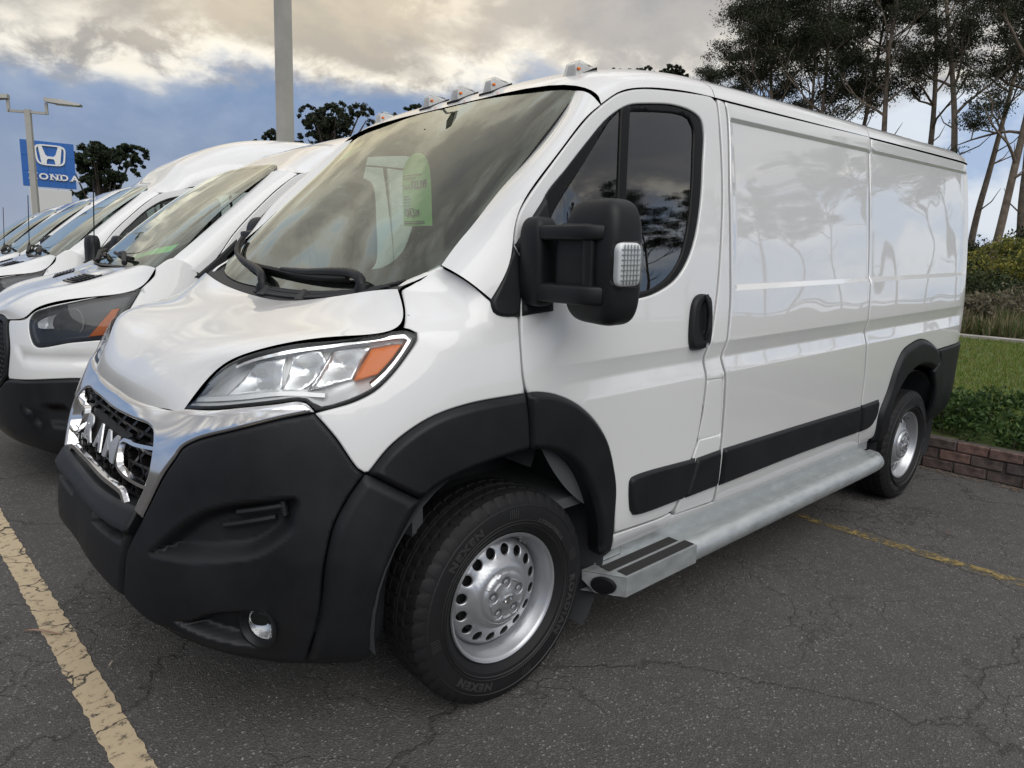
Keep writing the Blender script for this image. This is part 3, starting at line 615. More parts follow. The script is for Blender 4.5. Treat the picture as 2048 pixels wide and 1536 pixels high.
fp = BD(np.array(0.872), np.array(0.508), -0.012); fd = np.array([-0.86, -0.48, 0.0]); fd /= np.linalg.norm(fd)
def disc_to(V, c, d):
    d = np.asarray(d, float); u = np.array([0, 0, 1.0]); a = np.cross(u, d); a /= np.linalg.norm(a); u2 = np.cross(d, a)
    return np.asarray(c) + V[:, [0]] * a + V[:, [2]] * u2 + V[:, [1]] * d
V, F = lathe([(0.047, -0.03), (0.062, 0.0), (0.066, 0.012), (0.058, 0.014), (0.05, 0.004), (0.046, -0.02)], 32)
fr_ = pmirror('fog_light', disc_to(V, fp, fd), F, M['black'], bc)
V, F = lathe([(0.0, 0.006), (0.03, 0.003), (0.049, -0.006)], 32); pmirror('fog_lens', disc_to(V, fp, fd), F, M['lens'], fr_)
V, F = lathe([(0.0, -0.035), (0.02, -0.03), (0.04, -0.018), (0.049, -0.008)], 24); pmirror('fog_reflector', disc_to(V, fp, fd), F, M['reflector'], fr_)

# chrome surround and grille
ch = [q for q in OUT['chrome']]
half = [(0.0, ch[0][1] + 0.003)] + ch[1:-1] + [(0.0, ch[-1][1])]
half[1] = (half[1][0], half[1][1])
chrome = center('grille_surround', half, 'chrome', off=0.010, er=0.012, eh=0.009, flange=0.05, res=0.013, step=0.010, ne=0.001)
center('grille_cavity', [(0.0, 1.05), (0.42, 1.06, 1), (0.53, 1.03), (0.56, 0.92), (0.47, 0.79, 1), (0.0, 0.77)], 'black_deep', parent=chrome, off=-0.085, er=0, flange=0, res=0.08)
def hexgrille():
    mb = MB(); w, h = 0.115, 0.050
    for r in range(-1, 7):
        zc = 0.80 + r * h * 0.86
        for c in range(-6, 7):
            yc = c * w + (0.5 * w if r % 2 else 0)
            pts = []
            for a in (0, 1, 2, 3, 4, 5, 0):
                dx, dz = [(-0.40, 0.0), (-0.24, 0.46), (0.24, 0.46), (0.40, 0.0), (0.24, -0.46), (-0.24, -0.46)][a]
                pts.append((yc + dx * w * 1.12, zc + dz * h * 0.92))
            pts = np.array(pts)
            lim = 0.515 - max(0, (0.95 - pts[:, 1].mean())) * 0.75
            if np.abs(pts[:, 0]).max() > lim or pts[:, 1].max() > 1.045 or pts[:, 1].min() < 0.785: 
                if np.abs(pts[:, 0]).max() > lim + 0.09 or pts[:, 1].max() > 1.06 or pts[:, 1].min() < 0.76: continue
            for q0, q1 in zip(pts[:-1], pts[1:]):
                A = BD(np.array(q0[0]), np.array(q0[1]), -0.030); Bq = BD(np.array(q1[0]), np.array(q1[1]), -0.030)
                A2 = BD(np.array(q0[0]), np.array(q0[1]), -0.07); B2 = BD(np.array(q1[0]), np.array(q1[1]), -0.07)
                dz = np.array([0, 0, 0.004])
                t = Bq - A; t /= np.linalg.norm(t) + 1e-9; nn = np.cross(t, np.array([-1.0, 0, 0])); nn /= np.linalg.norm(nn) + 1e-9; e = nn * 0.0055
                mb.add([A - e, Bq - e, Bq + e, A + e, A2 - e, B2 - e, B2 + e, A2 + e], [(0, 1, 2, 3), (0, 4, 5, 1), (3, 2, 6, 7)])
    return mb
M['badge'] = pmat('badge_satin', (0.80, 0.80, 0.81), 0.38, 0.9); M['grille_black'] = pmat('grille_black', (0.006, 0.006, 0.007), 0.30)
hexgrille().build('grille_mesh', M['grille_black'], chrome)
def ribbon(pts, off, w, d, mat, name, parent, closed=False):
    """a flat chrome band following (s,z) points, w wide and d deep"""
    P = np.asarray(pts, float); n = len(P); V = []; F = []
    for i in range(n):
        a = P[max(0, i - 1)] if not closed else P[i - 1]; b = P[min(n - 1, i + 1)] if not closed else P[(i + 1) % n]
        t = b - a; t /= np.linalg.norm(t) + 1e-9; m = np.array([-t[1], t[0]]); L_, R_ = P[i] + m * w / 2, P[i] - m * w / 2
        for q, o in ((L_, off - d), (L_ * 0.85 + R_ * 0.15, off), (L_ * 0.15 + R_ * 0.85, off), (R_, off - d)): V.append(BD(np.array(q[0]), np.array(q[1]), o))
    for i in range(n if closed else n - 1):
        j = (i + 1) % n
        for k in range(3): F.append((i * 4 + k, j * 4 + k, j * 4 + k + 1, i * 4 + k + 1))
    if not closed: F += [(0, 1, 2, 3), tuple((n - 1) * 4 + k for k in (3, 2, 1, 0))]
    return mk(name, np.array(V), F, mat, parent, smooth=30)
lowbar = [(-0.49, 0.800), (-0.43, 0.797), (-0.37, 0.80), (-0.335, 0.826), (-0.30, 0.832), (-0.15, 0.832), (0, 0.832), (0.15, 0.832), (0.30, 0.832), (0.335, 0.826), (0.37, 0.80), (0.43, 0.797), (0.49, 0.800)]
ribbon(crom(lowbar, 0.02), 0.002, 0.019, 0.014, M['chrome'], 'grille_lower_bar', chrome)
for sg in (-1, 1):
    U = [(0.52, 0.985), (0.36, 0.975), (0.262, 0.972), (0.245, 0.960), (0.250, 0.93), (0.268, 0.898), (0.32, 0.884), (0.42, 0.876), (0.515, 0.873)]
    ribbon([(sg * a, b) for a, b in crom(U, 0.015)], 0.004, 0.014, 0.018, M['chrome'], 'grille_bracket', chrome)
mbp = MB()
ribbon([(a, 0.930) for a in np.linspace(-0.235, 0.235, 14)], -0.020, 0.094, 0.012, M['black_deep'], 'badge_backing', chrome)
for ch_, yy in (('R', -0.150), ('A', -0.002), ('M', 0.150)):
    V, F = text_arrays(ch_, 0.106, 0.0025, 0.0045); w = V[:, 0].max() - V[:, 0].min(); V[:, 0] -= (V[:, 0].max() + V[:, 0].min()) / 2; V[:, 1] -= (V[:, 1].max() + V[:, 1].min()) / 2
    kx = (0.128 if ch_ == 'M' else 0.112) / w; P = BD(V[:, 0] * kx + yy, 0.930 + V[:, 1], V[:, 2] - 0.004)
    mk('badge_letter', P, F, M['badge'], chrome, smooth=30)

# headlights
hl = vp2('headlight', 'hl', 'lens', V2, off=0.004, er=0.008, eh=0.004, flange=0, res=0.04)
HLI = inset(OUT['hl'], 0.0075)
vp2('headlight_gasket', 'hl', 'black', hl, holes=[HLI], off=-0.004, er=0.0, flange=0.04, res=0.03)
vp2('headlight_housing', HLI, 'silver', hl, off=-0.055, er=0.03, eh=-0.045, flange=0, res=0.03)
vp2('turn_signal', 'hl_amber', 'amber', hl, off=-0.016, er=0.006, eh=0.005, flange=0.03, res=0.03)
for k in ('hl_r1', 'hl_r2', 'hl_r3'):
    cz = np.mean([q[:2] for q in OUT[k]], 0)
    vp2('lamp_bowl', k, 'reflector', hl, off=-0.016, er=0.006, eh=0.004, flange=0.03, res=0.015, offf=lambda s, z, c=cz: -0.045 * (1 - np.clip((s - c[0]) ** 2 / 0.012 + (z - c[1]) ** 2 / 0.004, 0, 1) ** 0.5))
vp2('headlight_bezel', 'hl_bar', 'chrome', hl, off=-0.010, er=0.003, eh=0.003, flange=0.03, res=0.03)
top = [(OUT['hl_in'][i][0], OUT['hl_in'][i][1] - 0.002) for i in range(3, 13)]
for sg, par in ((1, hl[0]), (-1, hl[1])):
    ribbon([(sg * a, b) for a, b in crom(top, 0.03)], -0.012, 0.014, 0.02, M['chrome'], 'headlight_bezel', par)
    bot = [(OUT['hl_in'][i % len(OUT['hl_in'])][0], OUT['hl_in'][i % len(OUT['hl_in'])][1] + 0.010) for i in (17, 16, 15, 14)]
    ribbon([(sg * a, b) for a, b in crom(bot, 0.03)], -0.012, 0.016, 0.02, M['silver'], 'headlight_bezel', par)

# hood
HC = [(-0.872, 1.050), (-0.870, 1.092), (-0.848, 1.148), (-0.765, 1.224), (-0.615, 1.292), (-0.455, 1.338), (-0.345, 1.361)]
HE = [(-0.812, 0.468, 1.082), (-0.795, 0.483, 1.112), (-0.738, 0.523, 1.195), (-0.662, 0.630, 1.268), (-0.474, 0.780, 1.315), (-0.318, 0.878, 1.347), (-0.250, 0.760, 1.440)]
fr = [0, 0.4, 0.72, 0.9, 1.0]; bul = [0, 0.006, 0.011, 0.008, 0.0]
rows = []
for (cx, cz), (ex, ey, ez) in zip(HC, HE):
    h_ = []
    for f_, b_ in zip(fr, bul):
        g = f_ ** 2.0; h_.append((cx + (ex - cx) * f_ ** 2.2, -ey * f_, cz + (ez - cz) * g + b_))
    rows.append([(x, -y, z) for x, y, z in h_[:0:-1]] + h_)
a = gridpatch(rows, 60, 80, edge=0.02, ref=(-0.4, 0, 1))
mk('hood', a[0], a[1], M['white'], van, N=a[2])
# windscreen
WB = [(-0.285, 0.0, 1.402), (-0.275, 0.28, 1.409), (-0.243, 0.52, 1.430), (-0.180, 0.715, 1.470), (-0.118, 0.822, 1.514)]
WT = [(0.483, 0.0, 2.152), (0.479, 0.3, 2.149), (0.472, 0.55, 2.136), (0.461, 0.72, 2.118), (0.450, 0.804, 2.096)]
WBf, WTf = [cspline([0, 0.34, 0.62, 0.85, 1.0], np.array(q)[:, k]) for q in (WB,) for k in range(3)], [cspline([0, 0.34, 0.62, 0.85, 1.0], np.array(q)[:, k]) for q in (WT,) for k in range(3)]
def WS(u, v, off=0.0):
    """u across (-1..1, + = driver), v up"""
    u = np.asarray(u, float); a = np.clip(np.abs(u), 0, 1.02); sg = np.where(u < 0, 1.0, -1.0)
    b = np.stack([f(a) for f in WBf], -1); t = np.stack([f(a) for f in WTf], -1); vv = np.asarray(v, float)[..., None]
    P = b + (t - b) * vv; o = np.asarray(off, float) + 0.022 * 4 * vv[..., 0] * (1 - vv[..., 0]) * (1 - 0.95 * np.minimum(a, 1) ** 4)
    P = P + np.stack([-0.70 * o, 0 * o, 0.71 * o], -1); P[..., 1] *= sg; return P
wl = [(-0.97, 0.0), (-0.6, -0.01), (0, -0.010), (0.6, -0.01), (0.97, 0.0), (1.008, 0.03), (1.012, 0.5), (1.015, 0.96), (1.0, 1.012), (0.6, 1.015), (0, 1.015), (-0.6, 1.015), (-1.0, 1.012), (-1.015, 0.96), (-1.012, 0.5), (-1.008, 0.03)]
a = panel_arrays(wl, WS, off=0.0, er=0, flange=0, res=0.08, step=0.03); wsg = mk('windscreen', a[0], a[1], M['glass'], van, N=a[2])
wi = [(-0.91, 0.115), (-0.6, 0.085), (0, 0.08), (0.6, 0.085), (0.91, 0.115), (0.935, 0.16), (0.935, 0.5), (0.925, 0.88), (0.90, 0.925), (0.5, 0.94), (0.14, 0.94, 1), (0.10, 0.83, 1), (-0.10, 0.83, 1), (-0.14, 0.94, 1), (-0.5, 0.94), (-0.90, 0.925), (-0.925, 0.88), (-0.935, 0.5), (-0.935, 0.16)]
a = panel_arrays(wl, WS, holes=[wi], off=-0.004, er=0, flange=0.01, res=0.08, step=0.03, hole_flange=0); mk('windscreen_border', a[0], a[1], M['frit'], wsg, N=a[2])
# roof
gx = cspline([0.42, 0.464, 0.53, 0.605, 0.685, 0.8, 0.98, 1.14, 1.6, 4.3], [2.025, 2.051, 2.086, 2.110, 2.125, 2.139, 2.1505, 2.152, 2.152, 2.152])
zx = cspline([0.483, 0.53, 0.6, 0.7, 0.85, 1.0, 1.2, 2.5, 4.0, 4.2, 4.3], [2.156, 2.187, 2.218, 2.247, 2.275, 2.291, 2.301, 2.306, 2.302, 2.292, 2.27])
def roof_rows(xs):
    R_ = []; r = np.array([0, 0.2, 0.4, 0.56, 0.7, 0.79, 0.86, 0.91, 0.945, 0.968, 0.985, 1.0])
    for xr in xs:
        dx = -0.045 * np.clip((0.95 - xr) / 0.467, 0, 1) ** 1.2; x = xr + dx * r ** 2.2
        zg = float(gx(x[-1])); yg = -B(SX(x[-1]), zg)[1]; zc = float(zx(xr))
        z = zg + (zc - zg) * (1 - r ** 4 * 0.9999) ** 0.55; h_ = np.stack([x, -yg * r, z], 1); R_.append(np.concatenate([(h_ * [1, -1, 1])[:0:-1], h_]))
    return R_
def roof_piece(x0, x1, n):
    ctrl = roof_rows(np.linspace(x0, x1, n)); a = sheet(np.array(ctrl), 0.02, ref=(0, 0, 1)); return mk('roof_panel', a[0], a[1], M['white'], van, N=a[2])
def dense_cols(R_):
    return R_
roofF = roof_piece(0.484, 1.121, 26); roof_piece(1.125, 2.566, 10); roof_piece(2.570, 4.27, 16)
# A pillars
C1 = np.array([(-0.130, -0.822, 1.512), (-0.060, -0.819, 1.585), (-0.005, -0.816, 1.635), (0.095, -0.812, 1.735), (0.190, -0.810, 1.822), (0.295, -0.807, 1.918), (0.405, -0.803, 2.038), (0.452, -0.800, 2.098)])
C2 = np.array([(-0.040, -0.952, 1.414), (0.030, -0.957, 1.53), (0.054, -0.945, 1.617), (0.098, -0.951, 1.723), (0.170, -0.960, 1.809), (0.257, -0.957, 1.895), (0.374, -0.943, 1.996), (0.432, -0.937, 2.032)])
rows = []
for p_, q_ in zip(C1, C2):
    rows.append([p_ + (q_ - p_) * t + np.array([-0.55, -0.75, 0.35]) * bl for t, bl in ((0, 0), (0.15, 0.012), (0.4, 0.024), (0.7, 0.020), (1.0, 0))])
a = gridpatch(rows, 40, 14, edge=0.02, ref=(-0.5, -0.8, 0.2)); mk('windscreen_pillar', a[0], a[1], M['white'], van, N=a[2])
b = flipy(*a); mk('windscreen_pillar', b[0], b[1], M['white'], van, N=b[2])
# cowl panel below the glass
rows = []
for k, (hx, hy, hz) in enumerate([(-0.345, 0.0, 1.361), (-0.338, 0.25, 1.368), (-0.315, 0.46, 1.387), (-0.280, 0.64, 1.415), (-0.250, 0.758, 1.440)]):
    wb = np.array([float(f([0, 0.33, 0.6, 0.83, 0.96][k])) for f in WBf]); h_ = np.array([hx, hy, hz])
    rows.append([h_ + [0.004, 0, -0.010], h_ + [0.015, 0, 0.004], h_ * 0.5 + wb * 0.5 + [0, 0, -0.006], wb + [0.0, 0, -0.014], wb + [0.03, 0, -0.03]])
full = [[(x, -y, z) for x, y, z in np.array(r)] for r in rows[:0:-1]] + rows
a = gridpatch(full, 60, 14, edge=0.01, ref=(0, 0, 1)); cowl = mk('cowl_panel', a[0], a[1], M['cowl'], van, N=a[2])
S = gridpatch(full, 60, 14, ret=True)
for k in range(4):
    P = S[4:40, 3 + 2 * k] + [0, 0, 0.007]; V, F = tube(P[::3], 0.006, 6); mk('cowl_slat', V, F, M['cowl'], cowl, smooth=40)
for yy in (0.12, -0.22):
    mb = MB(); c_ = np.array([-0.315, yy, 1.372 + 0.08 * yy * yy]); mb.add(*hull([c_ + d for d in [(-0.02, -0.03, 0), (-0.02, 0.03, 0), (0.03, -0.025, 0.0), (0.03, 0.025, 0.0), (0.01, -0.012, 0.035), (0.01, 0.012, 0.035)]])); mb.build('washer_nozzle', M['cowl'], cowl)
# wipers
def wiper(pivot_u, tip_u, tip_v, name='wiper'):
    w = empty(name, parent=van)
    ts = np.linspace(0, 1, 24); us = pivot_u + (tip_u - pivot_u) * (0.10 + 0.90 * ts); vs_ = 0.028 + (tip_v - 0.028) * ts
    p0 = WS(np.array(pivot_u), np.array(-0.02), 0.012); dr = np.sign(tip_u - pivot_u)
    arm = crom([p0, WS(np.array(pivot_u + dr * 0.015), np.array(0.004), 0.030), WS(np.array(pivot_u + dr * 0.07), np.array(0.030), 0.034), WS(us[8], vs_[8] + 0.008, 0.032), WS(us[13], vs_[13] + 0.004, 0.028)], 0.03)
    V, F = tube(arm, np.linspace(0.018, 0.009, len(arm)), 8); mk('wiper_arm', V, F, M['black'], w, smooth=50)
    P = WS(us, vs_, 0.022); V, F = tube(P, 0.010, 6); mk('wiper_blade', V, F, M['seal'], w, smooth=50)
    V, F = tube(WS(us, vs_, 0.007), 0.005, 4); mk('wiper_rubber', V, F, M['seal'], w)
    V, F = lathe([(0, 0.02), (0.022, 0.016), (0.026, 0), (0.026, -0.03)], 16); mk('wiper_pivot', V[:, [0, 2, 1]] + p0, F, M['black'], w, smooth=40)
wiper(0.66, -0.58, 0.075); wiper(-0.19, -0.965, 0.13)
# wheel wells, underbody, tail
for sx_, zz in ((0.0, 0.426), (3.454, 0.304)):
    for sg in (-1, 1):
        a_ = np.linspace(math.radians(-28), math.radians(208), 30); V = []; F = []
        a_ = np.linspace(math.radians(-38 if sx_ == 0 else -25), math.radians(186), 30)
        for i, t in enumerate(a_):
            r_ = 0.475 if sx_ == 0 else 0.46
            for j, yy in enumerate((0.985, 0.80, 0.52)): V.append((sx_ + r_ * math.cos(t) * (1.03 if j == 0 else 1), sg * yy, zz + 0.04 + r_ * math.sin(t)))
            V.append((sx_, sg * 0.52, zz))
        for i in range(len(a_) - 1):
            for j in range(3): F.append((i * 4 + j, (i + 1) * 4 + j, (i + 1) * 4 + j + 1, i * 4 + j + 1))
        mk('wheel_well', np.array(V), F, M['liner'], van, smooth=40)
mb = MB(); mb.box((2.2, 0, 0.47), (3.3, 1.05, 0.14)); mb.box((1.75, 0, 0.47), (2.35, 1.80, 0.10)); mb.box((2.75, 0, 0.60), (2.9, 1.02, 0.04)); mb.box((2.1, 0, 0.56), (1.6, 1.96, 0.03)); mb.box((2.78, 0, 1.12), (2.9, 1.9, 0.02)); mb.box((4.15, 0, 0.62), (0.30, 1.75, 0.34)); mb.box((3.45, 0, 0.72), (1.2, 1.1, 0.5)); mb.box((-0.35, 0, 0.55), (0.75, 1.0, 0.3)); mb.box((-0.62, 0, 0.8), (0.25, 1.0, 0.4)); mb.tube([(0, -0.8, 0.42), (0, 0.8, 0.42)], 0.05); mb.tube([(3.454, -0.8, 0.304), (3.454, 0.8, 0.304)], 0.06); mb.build('underbody', M['black_deep'], van)  # includes a full-width dark plate added to keep light out of the cargo space
# ---------------------------------------------------------------- cabin
cab = empty('cabin', parent=van)
mb = MB()
prof = [(-0.20, 1.30), (0.0, 1.36), (0.14, 1.375), (0.24, 1.345), (0.30, 1.26), (0.30, 1.0), (0.22, 0.8)]
V = [(x, y, z) for y in np.linspace(-0.86, 0.86, 15) for x, z in [(px_, pz_ + (0.022 if abs(y + 0.42) < 0.24 and k_ in (2, 3) else 0)) for k_, (px_, pz_) in enumerate(prof)]]
n_ = len(prof); F = [(i * n_ + j, i * n_ + j + 1, (i + 1) * n_ + j + 1, (i + 1) * n_ + j) for i in range(14) for j in range(n_ - 1)]
mk('dashboard', np.array(V), F, M['cabin'], cab, smooth=50)
V, F = lathe([(0.185, -0.012), (0.197, 0.0), (0.185, 0.012), (0.173, 0.0)], 32, close=True)
ca, sa = math.cos(0.75), math.sin(0.75)
st = lambda V: np.stack([V[:, 0] * ca - V[:, 1] * sa + 0.42, V[:, 2] - 0.42, V[:, 0] * sa + V[:, 1] * ca + 1.33], 1)
sw = mk('steering_wheel', st(V), F, M['cabin'], cab, smooth=60)
mb = MB(); mb.add(st(np.array([(-0.18, 0, -0.02), (0.18, 0, -0.02), (0.18, 0, 0.02), (-0.18, 0, 0.02)])), [(0, 1, 2, 3)]); V, F = lathe([(0, -0.02), (0.06, -0.015), (0.065, 0.02)], 16); mb.add(st(V), F); mb.build('steering_hub', M['cabin'], sw)
for yy in (-0.45, 0.45):
    s_ = empty('seat', parent=cab)
    mb = MB(); mb.box((0.82, yy, 0.98), (0.5, 0.5, 0.16), bev=0.06); mb.box((0.8, yy, 0.80), (0.4, 0.4, 0.24)); mb.build('seat_cushion', M['cabin'], s_)
    mb = MB(); mb.box((1.06, yy, 1.33), (0.15, 0.48, 0.66), rot=Matrix.Rotation(math.radians(10), 3, 'Y'), bev=0.05); mb.build('backrest', M['cabin'], s_)
    mb = MB(); mb.box((1.14, yy, 1.76), (0.10, 0.26, 0.2), bev=0.04); mb.tube([(1.13, yy - 0.05, 1.55), (1.14, yy - 0.05, 1.72)], 0.008, 6); mb.tube([(1.13, yy + 0.05, 1.55), (1.14, yy + 0.05, 1.72)], 0.008, 6); mb.build('headrest', M['cabin'], s_)
_z = np.linspace(0.62, 2.12, 12); _h = [(1.30, B(SX(1.30), z_)[1] + 0.026, z_) for z_ in _z] + [(1.30, -0.78, 2.215), (1.30, -0.5, 2.265), (1.30, 0.0, 2.28)]; _h = _h + [(x, -y, z_) for x, y, z_ in _h[-2::-1]]
mk('bulkhead', _h, [tuple(range(len(_h)))], M['cabin'], cab)
mb = MB(); mb.box((0.55, 0, 0.66), (1.5, 1.86, 0.04)); mb.box((-0.25, 0, 1.02), (0.04, 1.7, 0.7)); mb.build('cabin_floor', M['cabin'], cab)
S = np.array([[(x, y, float(zx(x)) - 0.045 - 0.07 * (abs(y) / 0.86) ** 4) for y in np.linspace(-0.84, 0.84, 13)] for x in np.linspace(0.52, 1.32, 6)])
a = sheet(S, ref=(0, 0, -1)); mk('headliner', a[0], a[1], M['headliner'], cab, N=a[2])
vp2('door_card', [(SX(0.10), 1.36, 1), (SX(1.0), 1.375, 1), (SX(1.02), 0.62, 1), (SX(0.45), 0.62), (SX(0.12), 1.0)], 'cabin', doors, off=-0.05, er=0, flange=0, res=0.1)
S = np.stack([C1[1:] + [0.06, 0.09, -0.04], C2[1:] + [0.04, 0.10, 0]], 1); a = sheet(S, ref=(0.2, 1, 0)); mk('pillar_trim', a[0], a[1], M['cabin'], cab, N=a[2]); b = flipy(*a); mk('pillar_trim', b[0], b[1], M['cabin'], cab, N=b[2])
mb = MB(); c_ = WS(np.array(0.0), np.array(0.80), -0.06); mb.box(c_, (0.04, 0.24, 0.065), rot=Matrix.Rotation(math.radians(-12), 3, 'Y'), bev=0.015); mb.tube([c_ + [0.0, 0, 0], WS(np.array(0.0), np.array(0.86), -0.006)], 0.012, 8); mb.build('rear_view_mirror', M['black'], cab)
mb = MB(); mb.box(WS(np.array(0.0), np.array(0.885), -0.03), (0.07, 0.14, 0.04), rot=Matrix.Rotation(math.radians(-44), 3, 'Y'), bev=0.012); mb.build('sensor_housing', M['black'], cab)
# inner front bay so nothing shows through the gaps
mb = MB(); mb.box((-0.28, 0, 0.95), (0.5, 1.3, 0.5)); mb.box((-0.55, 0, 0.85), (0.3, 1.0, 0.4)); mb.build('engine_bay', M['black_deep'], van)

# ---------------------------------------------------------------- door mirrors
def sbox(c, d, e=4.0, n=20, m=28, taper=None):
    """rounded box (superellipsoid)"""
    V = []; F = []
    f = lambda w, p: math.copysign(abs(w) ** (2.0 / p), w)
    for i in range(n + 1):
        ph = -math.pi / 2 + math.pi * i / n
        for j in range(m):
            t = 2 * math.pi * j / m; r = f(math.cos(ph), e)
            q = np.array([r * f(math.cos(t), e), r * f(math.sin(t), e), f(math.sin(ph), e)])
            if taper: q = np.array(taper(*q))
            V.append(q * np.asarray(d) / 2 + np.asarray(c))
    for i in range(n):
        for j in range(m): F.append((i * m + j, i * m + (j + 1) % m, (i + 1) * m + (j + 1) % m, (i + 1) * m + j))
    return np.array(V), F
sails = vp2('mirror_base', 'sail1', 'black', fenders, off=0.012, er=0.012, eh=0.012, flange=0.03, res=0.03)
sails2 = vp2('mirror_base', 'sail2', 'black', doors, off=0.012, er=0.012, eh=0.010, flange=0.03, res=0.03)
def door_mirror(sg, par):
    e_ = empty('door_mirror', parent=par)
    def put(name, V, F, mat, parent, sm_=40):
        V = np.asarray(V, float)
        if sg > 0: V, F = flipy(V, F)
        return mk(name, V, F, mat, parent, smooth=sm_)
    hd = put('mirror_housing', *sbox((0.172, -1.205, 1.527), (0.155, 0.212, 0.365), 4.4, 28, 36, taper=lambda x, y, z: (x * (1.0 - 0.12 * z * z), y * (1 - 0.05 * max(z, 0) ** 2) - 0.04 * max(-z, 0) ** 3, z * (1 - 0.03 * (y + 1) * (1 if z < 0 else 0.3)))), M['black'], e_, 60)
    put('mirror_glass', [(0.2495, -1.14, 1.41), (0.2495, -1.27, 1.41), (0.2495, -1.27, 1.64), (0.2495, -1.14, 1.64)], [(0, 1, 2, 3)], M['chrome'], hd)
    V, F = sbox((0.150, -1.165, 1.523), (0.125, 0.16, 0.235), 8.0); put('mirror_front_panel', V, F, M['black'], hd, 40)
    for z0, h_ in ((1.612, 0.044), (1.437, 0.056)):
        P = crom([(0.095, -0.985, z0), (0.092, -1.05, z0), (0.088, -1.13, z0), (0.090, -1.205, z0), (0.098, -1.232, z0), (0.118, -1.250, z0)], 0.012); V, F = sqtube(P, 0.062, h_); put('mirror_arm', V, F, M['black'], e_, 50)
    P = np.array([(0.104, -1.226, z) for z in np.linspace(1.63, 1.412, 8)]); V, F = sqtube(P, 0.040, 0.05, up=(1, 0, 0)); put('mirror_arm', V, F, M['black'], e_, 50)
    V, F = sbox((0.10, -1.01, 1.525), (0.10, 0.10, 0.27), 4.0); put('mirror_mount', V, F, M['black'], e_, 50)
    V, F = sbox((0.158, -1.302, 1.525), (0.105, 0.056, 0.132), 6.0); lens = put('mirror_turn_signal', V, F, M['lens'], e_, 50)
    V, F = sbox((0.160, -1.299, 1.525), (0.096, 0.05, 0.122), 6.0); put('signal_reflector', V, F, pmat('signal_white', (0.85, 0.86, 0.86), 0.4), lens, 40)
    mb = MB()
    for k in range(5): mb.box((0.128 + k * 0.014, -1.3255, 1.525), (0.002, 0.003, 0.11))
    for k in range(7): mb.box((0.158, -1.3255, 1.483 + k * 0.014), (0.08, 0.003, 0.002))
    put('signal_prisms', np.concatenate(mb.V), mb.F, pmat('prism_grey', (0.45, 0.46, 0.47), 0.3), lens)
door_mirror(-1, doors[0]); door_mirror(1, doors[1])
# door handle
hh = vp2('door_handle', 'handle', 'black', doors, off=0.024, er=0.012, eh=0.012, flange=0.03, res=0.012, step=0.01, ne=0.002, dents=[([q for q in OUT['handlein']], 0.021, 0.014)])
g = OUT['handlein']; gs = np.mean([q[0] for q in g]) + 0.012; P = [BD(np.array(gs - 0.012 * abs(t)), np.array(1.305 + 0.085 * t), 0.034 - 0.012 * t ** 4) for t in np.linspace(-1, 1, 12)]
V, F = tube(P, 0.011, 10); pmirror('handle_grip', V, F, M['black'], hh, 60)
V, F = lathe([(0, 0.004), (0.009, 0.003), (0.010, 0)], 16); pmirror('key_lock', V + BD(np.array(gs - 0.005), np.array(1.195), 0.024) * 1 + [0, -0.006, 0], F, M['wheel'], hh)
# inspection stickers on the door glass
g_m = pmat('green_sticker', (0.10, 0.35, 0.22), 0.6)
S = np.array([[BD(np.array(a_), np.array(b_), -0.012) for b_ in (1.43, 1.475, 1.515)] for a_ in (SX(0.565), SX(0.60))]); a = sheet(S, ref=(0, -1, 0)); mk('glass_sticker', a[0], a[1], g_m, doors[0], N=a[2])
# roof marker lamps
for yy, xx in ((-0.69, 0.575), (-0.225, 0.56), (0.0, 0.557), (0.225, 0.56), (0.69, 0.575)):
    zb = float(roof_rows([xx + 0.01])[0][11][2]); R_ = np.array(roof_rows([xx])[0]); zb = float(np.interp(-yy, -R_[:, 1], R_[:, 2]) if R_[0, 1] > R_[-1, 1] else np.interp(yy, R_[:, 1], R_[:, 2]))
    ln = empty('marker_lamp', parent=roofF)
    Pb = [(-0.045, -0.036), (-0.045, 0.036), (0.07, -0.022), (0.07, 0.022)]
    hp = [np.array([xx + a_, yy + b_, zb + a_ * 0.42 - 0.004]) for a_, b_ in Pb] + [np.array([xx + a_, yy + b_, zb + a_ * 0.42 + h_]) for a_, b_, h_ in ((-0.038, -0.022, 0.050), (-0.038, 0.022, 0.050), (-0.012, -0.020, 0.052), (-0.012, 0.020, 0.052), (0.066, -0.012, 0.010), (0.066, 0.012, 0.010))]
    V, F = hull(hp); mk('lamp_lens', V, F, M['lens'], ln, smooth=25)
    V, F = hull([hp[0] * 0 + (q - np.array([xx, yy, zb])) * [0.86, 0.8, 0.8] + np.array([xx, yy, zb + 0.002]) for q in hp[4:]] + [(q - np.array([xx, yy, zb])) * [0.86, 0.8, 0.8] + np.array([xx, yy, zb + 0.002]) for q in hp[:4]]); mk('lamp_reflector', V, F, pmat('lamp_inner', (0.80, 0.79, 0.77), 0.35, 0.3), ln, smooth=25)
    mk('lamp_bulb', *sbox((xx - 0.022, yy - 0.026, zb + 0.014), (0.016, 0.010, 0.010), 2.5, 8, 10), M['amber'], ln, smooth=60)
    mb = MB(); mb.add(*hull([q + [0, 0, dz] for q in [np.array([xx + a_ * 1.08, yy + b_ * 1.15, zb + a_ * 1.08 * 0.42]) for a_, b_ in Pb] for dz in (-0.012, 0.003)])); mb.build('lamp_gasket', M['seal'], ln)

